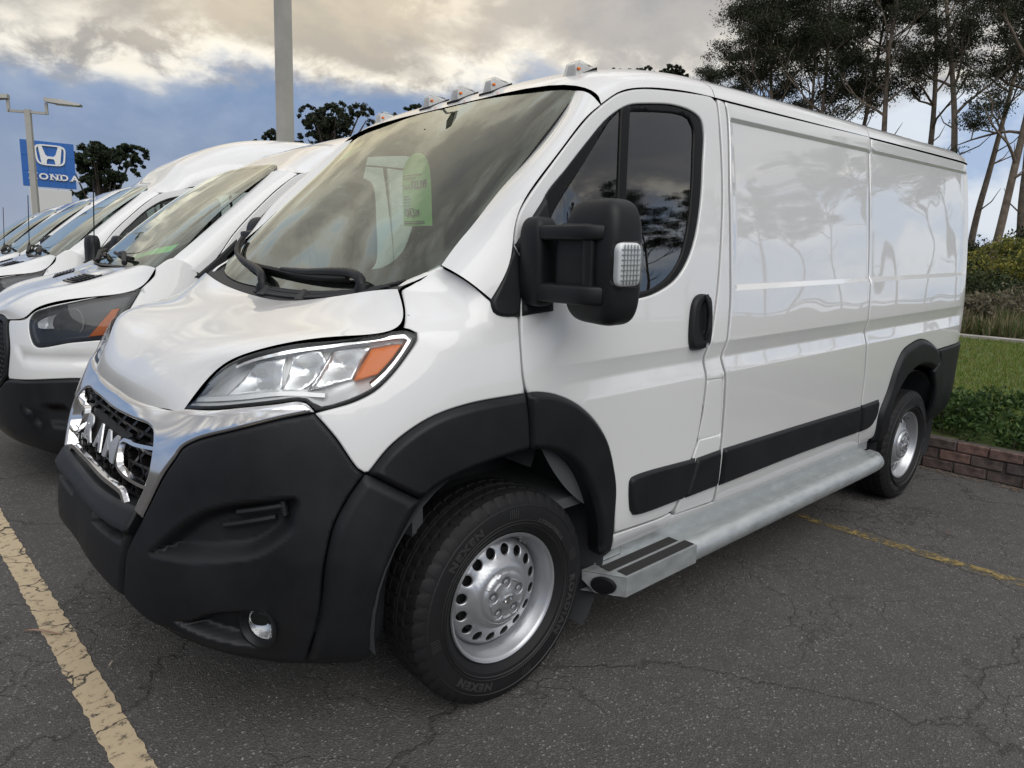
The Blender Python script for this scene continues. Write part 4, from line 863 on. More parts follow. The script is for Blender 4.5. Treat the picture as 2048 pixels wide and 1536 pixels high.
# ---------------------------------------------------------------- wheels
def wheel(c, sg):
    w = empty('wheel', c, (0, 0 if sg < 0 else 0, 0 if sg < 0 else math.pi), van)
    k = wheel_proto if wheel_proto else None
    if k:
        for ch in k.children:
            d = ch.copy(); C.objects.link(d); d.parent = w
            for g_ in ch.children:
                e_ = g_.copy(); C.objects.link(e_); e_.parent = d
        return w
    # outer side is -y
    n = 288
    prof = [(0.218, 0.085), (0.250, 0.112), (0.300, 0.117), (0.335, 0.110), (0.352, 0.100), (0.362, 0.090), (0.3645, 0.074), (0.365, 0.060), (0.365, 0.052), (0.357, 0.050), (0.357, 0.044), (0.3655, 0.042), (0.3655, 0.012), (0.3575, 0.010), (0.3575, 0.004), (0.3655, 0.002), (0.3655, -0.002), (0.3575, -0.004), (0.3575, -0.010), (0.3655, -0.012), (0.3655, -0.042), (0.357, -0.044), (0.357, -0.050), (0.365, -0.052), (0.365, -0.060), (0.3645, -0.074), (0.362, -0.090), (0.352, -0.100), (0.335, -0.110), (0.300, -0.117), (0.250, -0.112), (0.218, -0.085)]
    def rm(i, j):
        r, t = prof[i]
        if r < 0.345: return 0
        zone = int((t + 0.12) / 0.03)
        ph = (j + int(abs(t) * 60) + (2 if t > 0 else 0)) % 6
        if abs(t) > 0.051: return -0.0075 if ph == 0 else 0
        if 0.012 <= abs(t) <= 0.0425: return -0.006 if (j + int(t * 220)) % 6 in (3,) else 0
        return 0
    V, F = lathe(prof, n, rmod=rm); ty = mk('tyre', V, F, M['rubber'], w, smooth=28)
    # sidewall lettering and ribs
    mbt = MB()
    def ring_text(txt, r0, size, a0, flip=1):
        Vt, Ft = text_arrays(txt, size, 0.0012, 0.002, spacing=1.25)
        if not len(Vt): return
        r = r0 + Vt[:, 1]; a_ = a0 - Vt[:, 0] / (r0 + size * 0.4) * 1.25
        yb = np.interp(r, [0.25, 0.30, 0.335], [-0.112, -0.117, -0.110]); mbt.add(np.stack([r * np.cos(a_), yb - 0.0012 - Vt[:, 2], r * np.sin(a_)], 1), Ft)
    ring_text('NEXEN', 0.283, 0.034, math.radians(128)); ring_text('ROADIAN', 0.283, 0.034, math.radians(-22)); ring_text('LT225/75R16', 0.272, 0.018, math.radians(48)); ring_text('NEXEN', 0.283, 0.034, math.radians(-120))
    for a0 in (84, 12, -78, 186):
        for q in range(5):
            a_ = math.radians(a0 + q * 1.6)
            mbt.add([(r * math.cos(a_ + s_), -0.1185 if r < 0.31 else -0.1165, r * math.sin(a_ + s_)) for r, s_ in ((0.283, -0.006), (0.283, 0.006), (0.316, 0.006), (0.316, -0.006))], [(0, 1, 2, 3)])
    for r_ in (0.322, 0.272, 0.262):
        Vv, Ff = lathe([(r_ - 0.002, -0.112), (r_, -0.1185 if r_ < 0.31 else -0.1155), (r_ + 0.002, -0.110)], 96); mbt.add(Vv, Ff)
    mbt.build('tyre_lettering', M['rubber_mark'], ty, smooth=30)
    # rim barrel
    rim = mk('rim', *lathe([(0.213, 0.09), (0.216, -0.085), (0.224, -0.094), (0.221, -0.099), (0.214, -0.096), (0.209, -0.088), (0.205, -0.070), (0.198, -0.062), (0.192, -0.040), (0.188, 0.0), (0.190, 0.09)], 72), M['wheel'], w, smooth=50)
    # disc with round ventilation holes
    def dmap(s, z, off=0.0):
        r = np.hypot(s, z); y = np.interp(r, [0.0, 0.098, 0.104, 0.112, 0.125, 0.135, 0.165, 0.182, 0.192], [-0.084, -0.084, -0.083, -0.080, -0.068, -0.061, -0.050, -0.038, -0.018]); return np.stack([s, y - off, z], -1)
    cc = lambda x, z, r, k=20: np.array([(x + r * math.cos(2 * math.pi * i / k), z + r * math.sin(2 * math.pi * i / k)) for i in range(k)])
    rr = [cc(0.153 * math.cos(a_), 0.153 * math.sin(a_), 0.0180) for a_ in [2 * math.pi * (i + 0.5) / 16 for i in range(16)]]
    V, F, N_ = panel_arrays(cc(0, 0, 0.191, 72), dmap, holes=rr, er=0.003, eh=0.002, flange=0.006, res=0.011, step=0.01); mk('wheel_disc', V, F, M['wheel'], w, smooth=40)
    mk('brake_drum', *lathe([(0.0, -0.02), (0.150, -0.02), (0.150, 0.06)], 40), M['steel_dark'], w, smooth=40)
    # hub cap with five lug recesses
    lug = [cc(0.057 * math.cos(a_), 0.057 * math.sin(a_), 0.0185, 18) for a_ in [math.pi / 2 + 2 * math.pi * i / 5 for i in range(5)]]
    def cmap(s, z, off=0.0):
        r = np.hypot(s, z); y = np.interp(r, [0.0, 0.030, 0.034, 0.080, 0.090, 0.097], [-0.106, -0.106, -0.101, -0.098, -0.095, -0.082]); return np.stack([s, y - off, z], -1)
    V, F, N_ = panel_arrays(cc(0, 0, 0.097, 48), cmap, holes=lug, er=0.003, eh=0.002, flange=0.004, hole_flange=0.018, res=0.009, step=0.008); cap = mk('hub_cap', V, F, M['wheel'], w, smooth=35)
    for a_ in [math.pi / 2 + 2 * math.pi * i / 5 for i in range(5)]:
        mbn = MB(); Vn, Fn = lathe([(0.0, -0.099), (0.006, -0.099), (0.0095, -0.097), (0.0105, -0.082)], 6); mbn.add(Vn + [0.057 * math.cos(a_), 0, 0.057 * math.sin(a_)], Fn); Vn, Fn = lathe([(0.0, -0.081), (0.0185, -0.081)], 16); mbn.add(Vn + [0.057 * math.cos(a_), 0, 0.057 * math.sin(a_)], Fn); mbn.build('lug_nut', M['wheel'], cap, smooth=30)
        b_ = a_ + math.pi / 5; mk('cap_rib', *tube([(0.066 * math.cos(b_ + t), -0.100, 0.066 * math.sin(b_ + t)) for t in np.linspace(-0.24, 0.24, 8)], 0.0035, 6), M['wheel'], cap, smooth=50)
    # ram's head relief: two curling horns and a wedge face
    mbb = MB()
    for s_ in (-1, 1):
        mbb.tube([(s_ * 0.004, -0.108, 0.013), (s_ * 0.014, -0.108, 0.012), (s_ * 0.019, -0.108, 0.003), (s_ * 0.014, -0.108, -0.006), (s_ * 0.009, -0.108, -0.002)], [0.004, 0.0045, 0.004, 0.003, 0.002], 6)
    mbb.add(*hull([(x, y, z) for x, z in ((-0.007, 0.013), (0.007, 0.013), (0.004, -0.016), (-0.004, -0.016)) for y in (-0.106, -0.110)])); mbb.build('cap_badge', M['chrome'], cap, smooth=40)
    mk('valve', *tube([(0.10, -0.05, 0.165), (0.10, -0.075, 0.160)], 0.005, 8), M['chrome'], w, smooth=40)
    return w
M['rubber_mark'] = pmat('tyre_marking', (0.030, 0.030, 0.031), 0.55)
wheel_proto = None
wheel_proto = wheel((0.0, -0.893, 0.4264), -1)
wheel((3.454, -0.885, 0.3036), -1); wheel((0.0, 0.893, 0.4264), 1); wheel((3.454, 0.885, 0.3036), 1)

# ---------------------------------------------------------------- galvanised side steps
def side_step(sg):
    st_ = empty('side_step', parent=van)
    def put(name, V, F, mat, parent=st_, smooth=30):
        V = np.asarray(V, float)
        if sg > 0: V, F = flipy(V, F)
        return mk(name, V, F, mat, parent, smooth=smooth)
    x0, x1 = 0.395, 2.90
    mb = MB(); mb.box(((0.62 + x1) / 2, -0.957, 0.402), (x1 - 0.62, 0.004, 0.05)); mb.add([(0.47, -0.955, 0.385), (0.62, -0.955, 0.385), (0.62, -0.955, 0.427), (0.47, -0.951, 0.385), (0.62, -0.951, 0.385), (0.62, -0.951, 0.427)], [(0, 1, 2), (3, 5, 4), (0, 2, 5, 3)]); put('step_side_plate', np.concatenate(mb.V), mb.F, M['galv'])
    mb = MB(); mb.box(((0.93 + x1 - 0.05) / 2, -0.99, 0.379), (x1 - 0.05 - 0.93, 0.075, 0.006)); put('step_tread', np.concatenate(mb.V), mb.F, M['galv'])
    a_ = np.linspace(math.radians(-200), math.radians(92), 14)
    P = crom([(0.90, -1.040, 0.330), (2.0, -1.040, 0.330), (2.80, -1.040, 0.330), (2.84, -1.036, 0.330), (2.875, -1.015, 0.330), (2.885, -0.98, 0.330)], 0.05)
    V, F = tube(P, 0.052, 20); put('step_tube', V, F, M['galv'], smooth=50)
    out = [(0.40, -0.952), (0.487, -1.10), (0.93, -1.10), (0.93, -0.952)]
    bt = [(x, y, 0.382) for x, y in out] + [(x, y, 0.303) for x, y in out]
    put('step_platform', bt, [(3, 2, 1, 0), (1, 2, 6, 5), (2, 3, 7, 6), (4, 5, 6, 7)], M['galv'], smooth=20)
    # open end with a black oval plug
    put('step_end_plate', [(0.402, -0.955, 0.380), (0.488, -1.099, 0.380), (0.488, -1.099, 0.305), (0.430, -1.0, 0.300), (0.405, -0.955, 0.345)], [(0, 1, 2, 3, 4)], M['galv'])
    V, F = lathe([(0, 0.012), (0.030, 0.010), (0.034, 0.0), (0.034, -0.02)], 28); d = np.array([-0.87, -0.5, 0]); d /= np.linalg.norm(d)
    put('step_plug', disc_to(V * [1.45, 1, 0.98], np.array([0.440, -1.030, 0.338]), d), F, M['seal'], smooth=50)
    grip = pmat('grip_tape', (0.025, 0.024, 0.023), 0.95, bump=1.0, bscale=900)
    for y0, xa, xb in ((-1.004, 0.475, 0.90), (-1.066, 0.50, 0.925)):
        mb = MB(); mb.box(((xa + xb) / 2, y0, 0.3835), (xb - xa, 0.046, 0.002)); put('grip_strip', np.concatenate(mb.V), mb.F, grip)
    for x_ in (1.2, 2.0, 2.7): mb = MB(); mb.box((x_, -0.90, 0.34), (0.05, 0.24, 0.06)); put('step_bracket', np.concatenate(mb.V), mb.F, M['steel_dark'])
side_step(-1); side_step(1)

# door seams: inner frames so that no daylight leaks into the cabin
vp2('door_frame', loop2([(q[0] + (0.03 if q[0] > 2.4 else 0.012), q[1] + (0.025 if q[1] > 1.3 and q[0] > 2.3 else (-0.03 if q[1] < 1.3 else -0.008))) + tuple(q[2:]) for q in OUT['door']], 0.04), 'cabin', doors, holes=[[(2.235 + (q[0] - 2.235) * 0.985, 1.73 + (q[1] - 1.73) * 0.97) for q in OUT['win']]], off=-0.04, er=0, flange=0, res=0.1)
vp2('pillar_trim', [(SX(1.04), 2.142, 1), (SX(1.31), 2.142, 1), (SX(1.31), 0.62, 1), (SX(1.04), 0.62, 1)], 'cabin', pill, off=-0.036, er=0, flange=0, res=0.15)
# the nose of this van stands very slightly askew to its right
def nose_skew(o):
    for ch in o.children:
        if ch.type == 'MESH':
            me = ch.data; n = len(me.vertices); co = np.empty(n * 3); me.vertices.foreach_get('co', co); co = co.reshape(-1, 3)
            yy_ = np.clip(co[:, 1], 0, None); q_ = (np.tanh(yy_ / 0.62) / math.tanh(0.5 / 0.62)) ** 2; w = q_ * (1 - sm(-0.40, 0.60, co[:, 0])); w2 = q_ * sm(-1.0, -0.30, co[:, 0]) * (1 - sm(-0.35, 0.50, co[:, 0])) * sm(0.9, 1.25, co[:, 2])
            if w.max() > 1e-4: co[:, 0] -= 0.060 * w; co[:, 2] -= 0.006 * w2; me.vertices.foreach_set('co', co.ravel()); me.update()
        if not ch.name.startswith('wheel'): nose_skew(ch)
nose_skew(van)

# ---------------------------------------------------------------- papers behind the windscreen
def on_ws(name, u0, u1, v0, v1, off, mat, texts=(), arch=False, label=None, cat=None):
    """a sheet of paper stuck on the inside of the windscreen; (u,v) as seen from outside"""
    n = 10; V = []; us = np.linspace(u0, u1, n)
    top = [v1 - (0.05 * (abs(2 * t - 1) ** 2.5) * 1.4 if arch else 0) for t in np.linspace(0, 1, n)]
    S = np.array([[WS(np.array(u), np.array(v0 + (tv - v0) * k), off) for k in np.linspace(0, 1, 8)] for u, tv in zip(us, top)])
    a = sheet(S, ref=(-0.7, 0, 0.7)); Vv = np.concatenate([a[0]]); o = mk(name, a[0], a[1], mat, None, N=a[2])
    for txt, uc, vc, size in texts:
        Vt, Ft = text_arrays(txt, 1.0, 0, 0.012, align='LEFT'); w_u = size / 0.86; 
        P = WS(uc + Vt[:, 0] * size * 1.05, vc + Vt[:, 1] * size * 0.95, off + 0.0015); mk('printed_text', P, Ft, M['ink'], o)
    o.matrix_world = Matrix.Translation((0, 0, -ZC)) @ Matrix.Rotation(-RAKE, 4, 'Y')
    if label: tag(o, label, cat)
    return o
M['ink'] = pmat('black_ink', (0.02, 0.03, 0.02), 0.7)
M['greenpaper'] = pmat('green_paper', (0.42, 0.78, 0.28), 0.8)
M['yellowpaper'] = pmat('yellow_paper', (0.80, 0.55, 0.10), 0.8)
# ---------------------------------------------------------------- ground and setting
def asphalt_mat():
    m, nt, b = new_mat('asphalt'); L = nt.links.new; N = nt.nodes.new
    tc = N('ShaderNodeTexCoord')
    def noise(scale, det=4, rough=0.55, src=None):
        n = N('ShaderNodeTexNoise'); n.inputs['Scale'].default_value = scale; n.inputs['Detail'].default_value = det; n.inputs['Roughness'].default_value = rough; L(src or tc.outputs['Object'], n.inputs['Vector']); return n
    def ramp(v, st, interp='LINEAR'):
        r = N('ShaderNodeValToRGB'); r.color_ramp.interpolation = interp
        while len(r.color_ramp.elements) < len(st): r.color_ramp.elements.new(0.5)
        for e, (p, c) in zip(r.color_ramp.elements, st): e.position = p; e.color = (*c, 1) if isinstance(c, tuple) else (c, c, c, 1)
        L(v, r.inputs[0]); return r.outputs[0]
    def mix(f, a, b_, mode='MIX'):
        n = N('ShaderNodeMix'); n.data_type = 'RGBA'; n.blend_type = mode
        for i, v in ((0, f), (6, a), (7, b_)):
            if isinstance(v, (int, float)): n.inputs[i].default_value = v
            elif isinstance(v, tuple): n.inputs[i].default_value = (*v, 1)
            else: L(v, n.inputs[i])
        return n.outputs[2]
    big = noise(0.9, 6, 0.62); mid = noise(9, 5, 0.65); grain = noise(160, 3, 0.7)
    vo = N('ShaderNodeTexVoronoi'); vo.inputs['Scale'].default_value = 170; L(tc.outputs['Object'], vo.inputs['Vector'])
    base = ramp(big.outputs['Fac'], [(0.30, (0.074, 0.070, 0.067)), (0.70, (0.132, 0.126, 0.118))])
    base = mix(0.5, base, ramp(mid.outputs['Fac'], [(0.3, (0.072, 0.068, 0.065)), (0.75, (0.116, 0.110, 0.104))]))
    sep = N('ShaderNodeSeparateColor'); L(vo.outputs['Color'], sep.inputs[0])
    stone = ramp(sep.outputs[0], [(0.0, 0.78), (0.82, 1.06), (0.96, 1.5), (0.995, 2.8)])
    col = mix(1.0, base, stone, 'MULTIPLY')
    # cracks
    wv = noise(1.3, 4, 0.6); ad = N('ShaderNodeMix'); ad.data_type = 'RGBA'; ad.blend_type = 'ADD'; ad.inputs[0].default_value = 0.8; L(tc.outputs['Object'], ad.inputs[6]); L(wv.outputs['Color'], ad.inputs[7])
    def crack(scale, w, src=ad.outputs[2]):
        v = N('ShaderNodeTexVoronoi'); v.feature = 'DISTANCE_TO_EDGE'; v.inputs['Scale'].default_value = scale; L(src, v.inputs['Vector']); return ramp(v.outputs['Distance'], [(0.0, 1.0), (w * 0.5, 0.7), (w, 0.0)])
    jit = noise(14, 3, 0.7); ad2 = N('ShaderNodeMix'); ad2.data_type = 'RGBA'; ad2.blend_type = 'ADD'; ad2.inputs[0].default_value = 0.09; L(ad.outputs[2], ad2.inputs[6]); L(jit.outputs['Color'], ad2.inputs[7])
    c1 = crack(0.55, 0.0055, ad2.outputs[2]); c2 = crack(3.6, 0.022, ad2.outputs[2])
    msk = ramp(noise(0.9, 3).outputs['Fac'], [(0.46, 0.0), (0.58, 0.8)])
    c2m = N('ShaderNodeMath'); c2m.operation = 'MULTIPLY'; L(c2, c2m.inputs[0]); L(msk, c2m.inputs[1])
    cm = N('ShaderNodeMath'); cm.operation = 'MAXIMUM'; L(c1, cm.inputs[0]); L(c2m.outputs[0], cm.inputs[1])
    cf = N('ShaderNodeMath'); cf.operation = 'MULTIPLY'; cf.inputs[1].default_value = 0.42; L(cm.outputs[0], cf.inputs[0])
    col = mix(cf.outputs[0], col, (0.010, 0.009, 0.008)); L(col, b.inputs['Base Color'])
    b.inputs['Roughness'].default_value = 0.86; b.inputs['Specular IOR Level'].default_value = 0.35
    h1 = N('ShaderNodeMath'); h1.operation = 'MULTIPLY_ADD'; h1.inputs[1].default_value = 0.35; L(grain.outputs['Fac'], h1.inputs[0]); L(vo.outputs['Distance'], h1.inputs[2])
    h2 = N('ShaderNodeMath'); h2.operation = 'MULTIPLY_ADD'; h2.inputs[1].default_value = -1.4; L(cm.outputs[0], h2.inputs[0]); L(h1.outputs[0], h2.inputs[2])
    bp = N('ShaderNodeBump'); bp.inputs['Strength'].default_value = 0.75; bp.inputs['Distance'].default_value = 0.006; L(h2.outputs[0], bp.inputs['Height']); L(bp.outputs[0], b.inputs['Normal'])
    return m
M['asphalt'] = asphalt_mat()
def paint_mat(name, col, lo, hi, scale=22):
    """worn road paint with flaked holes"""
    m, nt, b = new_mat(name); L = nt.links.new; N = nt.nodes.new; tc = N('ShaderNodeTexCoord')
    n = N('ShaderNodeTexNoise'); n.inputs['Scale'].default_value = scale; n.inputs['Detail'].default_value = 8; n.inputs['Roughness'].default_value = 0.72; L(tc.outputs['Object'], n.inputs['Vector'])
    r = N('ShaderNodeMapRange'); r.inputs[1].default_value = lo; r.inputs[2].default_value = hi; L(n.outputs['Fac'], r.inputs[0])
    wv = N('ShaderNodeTexNoise'); wv.inputs['Scale'].default_value = 5; wv.inputs['Detail'].default_value = 4; L(tc.outputs['Object'], wv.inputs['Vector'])
    ad = N('ShaderNodeMix'); ad.data_type = 'RGBA'; ad.blend_type = 'ADD'; ad.inputs[0].default_value = 0.25; L(tc.outputs['Object'], ad.inputs[6]); L(wv.outputs['Color'], ad.inputs[7])
    v = N('ShaderNodeTexVoronoi'); v.feature = 'DISTANCE_TO_EDGE'; v.inputs['Scale'].default_value = 4.2; L(ad.outputs[2], v.inputs['Vector'])
    r2 = N('ShaderNodeMapRange'); r2.inputs[1].default_value = 0.006; r2.inputs[2].default_value = 0.016; L(v.outputs['Distance'], r2.inputs[0])
    mu = N('ShaderNodeMath'); mu.operation = 'MULTIPLY'; L(r.outputs[0], mu.inputs[0]); L(r2.outputs[0], mu.inputs[1]); L(mu.outputs[0], b.inputs['Alpha'])
    c = N('ShaderNodeMix'); c.data_type = 'RGBA'; c.inputs[6].default_value = (*[q * 0.62 for q in col], 1); c.inputs[7].default_value = (*col, 1); L(n.outputs['Fac'], c.inputs[0]); L(c.outputs[2], b.inputs['Base Color']); b.inputs['Roughness'].default_value = 0.8
    return m
def flat(name, x0, x1, y0, y1, z, mat, nx=1, ny=1, zf=None, kind='structure'):
    xs, ys = np.linspace(x0, x1, nx + 1), np.linspace(y0, y1, ny + 1)
    V = [(x, y, z + (zf(x, y) if zf else 0)) for x in xs for y in ys]; F = [(i * (ny + 1) + j, (i + 1) * (ny + 1) + j, (i + 1) * (ny + 1) + j + 1, i * (ny + 1) + j + 1) for i in range(nx) for j in range(ny)]
    o = mk(name, V, F, mat, smooth=60); tag(o, kind=kind); return o
earth = pmat('dry_earth', (0.11, 0.10, 0.06), 0.95, var=0.4, vscale=0.6, bump=0.6, bscale=6, bdist=0.05)
V = [(-1500, -1500, -0.3), (1500, -1500, -0.3), (1500, 1500, -0.3), (-1500, 1500, -0.3)]; o = mk('ground', V, [(0, 1, 2, 3)], earth); tag(o, kind='structure')
o = flat('parking_lot', -60, 4.46, -70, 90, 0.0, M['asphalt'], 8, 8)
def strip(name, pts_l, pts_r, z, mat):
    n = len(pts_l); V = [(x, y, z) for x, y in pts_l] + [(x, y, z) for x, y in pts_r]; F = [(i, i + 1, n + i + 1, n + i) for i in range(n - 1)]; o = mk(name, V, F, mat); tag(o, kind='structure'); return o
def ragged(x_of_y, y0, y1, w, amp, step=0.012):
    ys = np.arange(y0, y1, step); r = np.random.default_rng(3); e = lambda: np.convolve(r.normal(0, 1, len(ys)), np.ones(3) / 3, 'same') * amp
    xs = np.array([x_of_y(y) for y in ys]); return list(zip(xs - w / 2 + e(), ys)), list(zip(xs + w / 2 + e(), ys))
l_, r_ = ragged(lambda y: -1.090 - 0.062 * y, -4.0, 20.0, 0.092, 0.004); strip('bay_marking', l_, r_, 0.004, paint_mat('cream_paint', (0.60, 0.48, 0.32), 0.34, 0.46, 26))
l_, r_ = ragged(lambda y: 2.560 - 0.03 * (y + 1.3), -7.0, 1.2, 0.095, 0.006); strip('bay_marking', l_, r_, 0.004, paint_mat('yellow_paint', (0.34, 0.25, 0.09), 0.44, 0.60, 16))
# lawn, field and the bank with the road
GZ = lambda x, y: 0.0 if x < 4.5 else (0.24 + 0.012 * (x - 4.5) if x < 14 else 0.354 + (0.95 * (1 - math.cos(math.pi * min(1, (x - 14) / 24))) / 2))
lawn_m = pmat('lawn_soil', (0.085, 0.115, 0.030), 0.95, var=0.45, vscale=1.4)
flat('lawn', 4.50, 14.0, -40, 60, 0.0, lawn_m, 10, 20, zf=GZ)
flat('field', 14.0, 140.0, -120, 160, 0.0, pmat('field_soil', (0.085, 0.085, 0.042), 0.95, var=0.5, vscale=0.5, bump=0.8, bscale=2, bdist=0.2), 60, 40, zf=lambda x, y: GZ(x, y) - 0.004)
conc = pmat('concrete', (0.36, 0.34, 0.31), 0.9, var=0.2, vscale=4)
mbk = MB(); mbk.box((13.6, 10, 0.37), (0.35, 90, 0.06)); o = mbk.build('path', conc); tag(o, kind='structure')
def blades(name, pts, h, w, mats, lean=0.5, label=None, cat=None, kind='stuff', seed=1, seg=2, group=None, parent=None):
    """a mass of grass blades, one triangle strip each"""
    r = np.random.default_rng(seed); n = len(pts); a = r.uniform(0, 2 * math.pi, n); H = h * r.uniform(0.55, 1.3, n); W_ = w * r.uniform(0.7, 1.3, n); le = lean * r.normal(0, 1, n)
    d = np.stack([np.cos(a), np.sin(a), 0 * a], 1); p = np.stack([-np.sin(a), np.cos(a), 0 * a], 1)
    b0 = pts - p * W_[:, None] / 2; b1 = pts + p * W_[:, None] / 2; t = pts + d * (le * H)[:, None] + np.array([0, 0, 1]) * (H * np.sqrt(np.clip(1 - le**2 * 0.5, 0.2, 1)))[:, None]
    V = np.stack([b0, b1, t], 1).reshape(-1, 3); me = bpy.data.meshes.new(name); me.vertices.add(3 * n); me.vertices.foreach_set('co', V.ravel()); me.loops.add(3 * n); me.loops.foreach_set('vertex_index', np.arange(3 * n)); me.polygons.add(n); me.polygons.foreach_set('loop_start', np.arange(n) * 3); me.polygons.foreach_set('loop_total', np.full(n, 3))
    for m in mats: me.materials.append(m)
    me.polygons.foreach_set('material_index', r.integers(0, len(mats), n)); me.update(calc_edges=True); o = bpy.data.objects.new(name, me); C.objects.link(o); o.parent = parent
    tag(o, label, cat, group, kind); return o
def leaf_mat(name, col, tr=0.35, rough=0.55, var=0.3, vscale=1.0):
    m = bpy.data.materials.new(name); m.use_nodes = True; nt = m.node_tree; b = nt.nodes['Principled BSDF']; L = nt.links.new; N = nt.nodes.new
    tc = N('ShaderNodeTexCoord'); n = N('ShaderNodeTexNoise'); n.inputs['Scale'].default_value = vscale; n.inputs['Detail'].default_value = 3; L(tc.outputs['Object'], n.inputs['Vector'])
    x = N('ShaderNodeMix'); x.data_type = 'RGBA'; x.inputs[6].default_value = (*[c * (1 - var) for c in col], 1); x.inputs[7].default_value = (*[c * (1 + var) for c in col], 1); L(n.outputs['Fac'], x.inputs[0]); L(x.outputs[2], b.inputs['Base Color']); b.inputs['Roughness'].default_value = rough; b.inputs['Specular IOR Level'].default_value = 0.3
    t = N('ShaderNodeBsdfTranslucent'); L(x.outputs[2], t.inputs[0]); ms = N('ShaderNodeMixShader'); ms.inputs[0].default_value = tr; L(b.outputs[0], ms.inputs[1]); L(t.outputs[0], ms.inputs[2]); L(ms.outputs[0], nt.nodes['Material Output'].inputs[0]); return m
G1 = leaf_mat('grass_green', (0.115, 0.180, 0.030), vscale=1.2); G2 = leaf_mat('grass_light', (0.17, 0.22, 0.045), vscale=1.2); G3 = leaf_mat('grass_dry', (0.22, 0.20, 0.075), vscale=1.2)
rr_ = np.random.default_rng(11)
def scatter(n, x0, x1, y0, y1, dens=None):
    x = x0 + (x1 - x0) * rr_.random(n) ** 1.35; y = rr_.uniform(y0, y1, n); z = np.array([GZ(a, b) for a, b in zip(x, y)]); return np.stack([x, y, z], 1)
blades('lawn_grass', scatter(90000, 5.0, 13.4, -4.5, 5.0), 0.055, 0.012, [G1, G1, G2, G2, G3], 0.5, 'short mown green grass of the lawn beyond the brick wall', 'grass', seed=2)
blades('field_grass', scatter(45000, 13.9, 36, -7, 12), 0.42, 0.05, [leaf_mat('scrub_olive', (0.10, 0.095, 0.045), vscale=0.8), leaf_mat('scrub_straw', (0.21, 0.18, 0.10), vscale=0.8), leaf_mat('scrub_green', (0.07, 0.10, 0.03), vscale=0.8)], 0.55, 'rough olive and straw coloured scrub grass beyond the lawn', 'grass', seed=3)
# leaf clumps
def leaf_cloud(cs, per, rad, size, seed, aspect=2.2, droop=0.3, flat_=0.7):
    """leaf-sized quads spread through ellipsoids; returns V, F"""
    r = np.random.default_rng(seed); cs = np.asarray(cs, float); k = len(cs); n = k * per
    c = np.repeat(cs[:, :3], per, 0); R_ = np.repeat(np.broadcast_to(np.asarray(rad, float), (k,)) if np.ndim(rad) else np.full(k, rad), per)
    u = r.normal(0, 1, (n, 3)); u /= np.linalg.norm(u, axis=1)[:, None]; q = r.random(n) ** 0.45
    p = c + u * (R_ * q)[:, None] * [1, 1, flat_]
    d = r.normal(0, 1, (n, 3)) + u * 0.6; d[:, 2] -= droop * 2; d /= np.linalg.norm(d, axis=1)[:, None]
    s = np.cross(d, r.normal(0, 1, (n, 3))); s /= np.linalg.norm(s, axis=1)[:, None] + 1e-9
    ln = (size * r.uniform(0.6, 1.4, n))[:, None]; w = ln / aspect
    V = np.stack([p - d * ln / 2, p + s * w / 2, p + d * ln / 2, p - s * w / 2], 1).reshape(-1, 3); return V, n
def quads(name, V, n, mats, parent=None, seed=0, midx=None):
    me = bpy.data.meshes.new(name); me.vertices.add(4 * n); me.vertices.foreach_set('co', V.ravel()); me.loops.add(4 * n); me.loops.foreach_set('vertex_index', np.arange(4 * n)); me.polygons.add(n); me.polygons.foreach_set('loop_start', np.arange(n) * 4); me.polygons.foreach_set('loop_total', np.full(n, 4))
    for m in mats: me.materials.append(m)
    me.polygons.foreach_set('material_index', np.random.default_rng(seed).integers(0, len(mats), n) if midx is None else midx); me.update(calc_edges=True); o = bpy.data.objects.new(name, me); C.objects.link(o); o.parent = parent; return o
hg = [leaf_mat('hedge_dark', (0.030, 0.062, 0.018), vscale=6), leaf_mat('hedge_mid', (0.055, 0.105, 0.028), vscale=6), leaf_mat('hedge_light', (0.10, 0.16, 0.045), vscale=6)]
def hedge(y0, y1, seed, label, group):
    n = int((y1 - y0) * 230); x = rr_.uniform(4.54, 5.35, n); y = rr_.uniform(y0, y1, n)
    top = 0.30 * np.exp(-((x - 4.93) / 0.42) ** 6) * (0.75 + 0.35 * np.sin(y * 3.1 + x * 4) * np.sin(y * 1.3)); z = 0.25 + top * rr_.random(n) ** 0.5
    e = empty('low_hedge', (4.9, (y0 + y1) / 2, 0.24)); V, k = leaf_cloud(np.stack([x, y, z], 1), 24, 0.085, 0.045, seed, 2.4, -0.25, 0.8); quads('leaves', V - [4.9, (y0 + y1) / 2, 0.24], k, hg, e, seed)
    mb = MB()
    for i in range(0, n, 9): mb.tube([(x[i] - 4.9, y[i] - (y0 + y1) / 2, 0.0), (x[i] - 4.9 + rr_.normal(0, 0.03), y[i] - (y0 + y1) / 2 + rr_.normal(0, 0.03), z[i] - 0.22)], 0.004, 4, cap=False)
    tag(mb.build('stems', pmat('twig', (0.06, 0.045, 0.03), 0.9), e), kind='stuff'); tag(e, label, 'hedge', group)
hedge(-4.0, 1.4, 5, 'low dense green groundcover hedge on top of the brick planter wall', None)
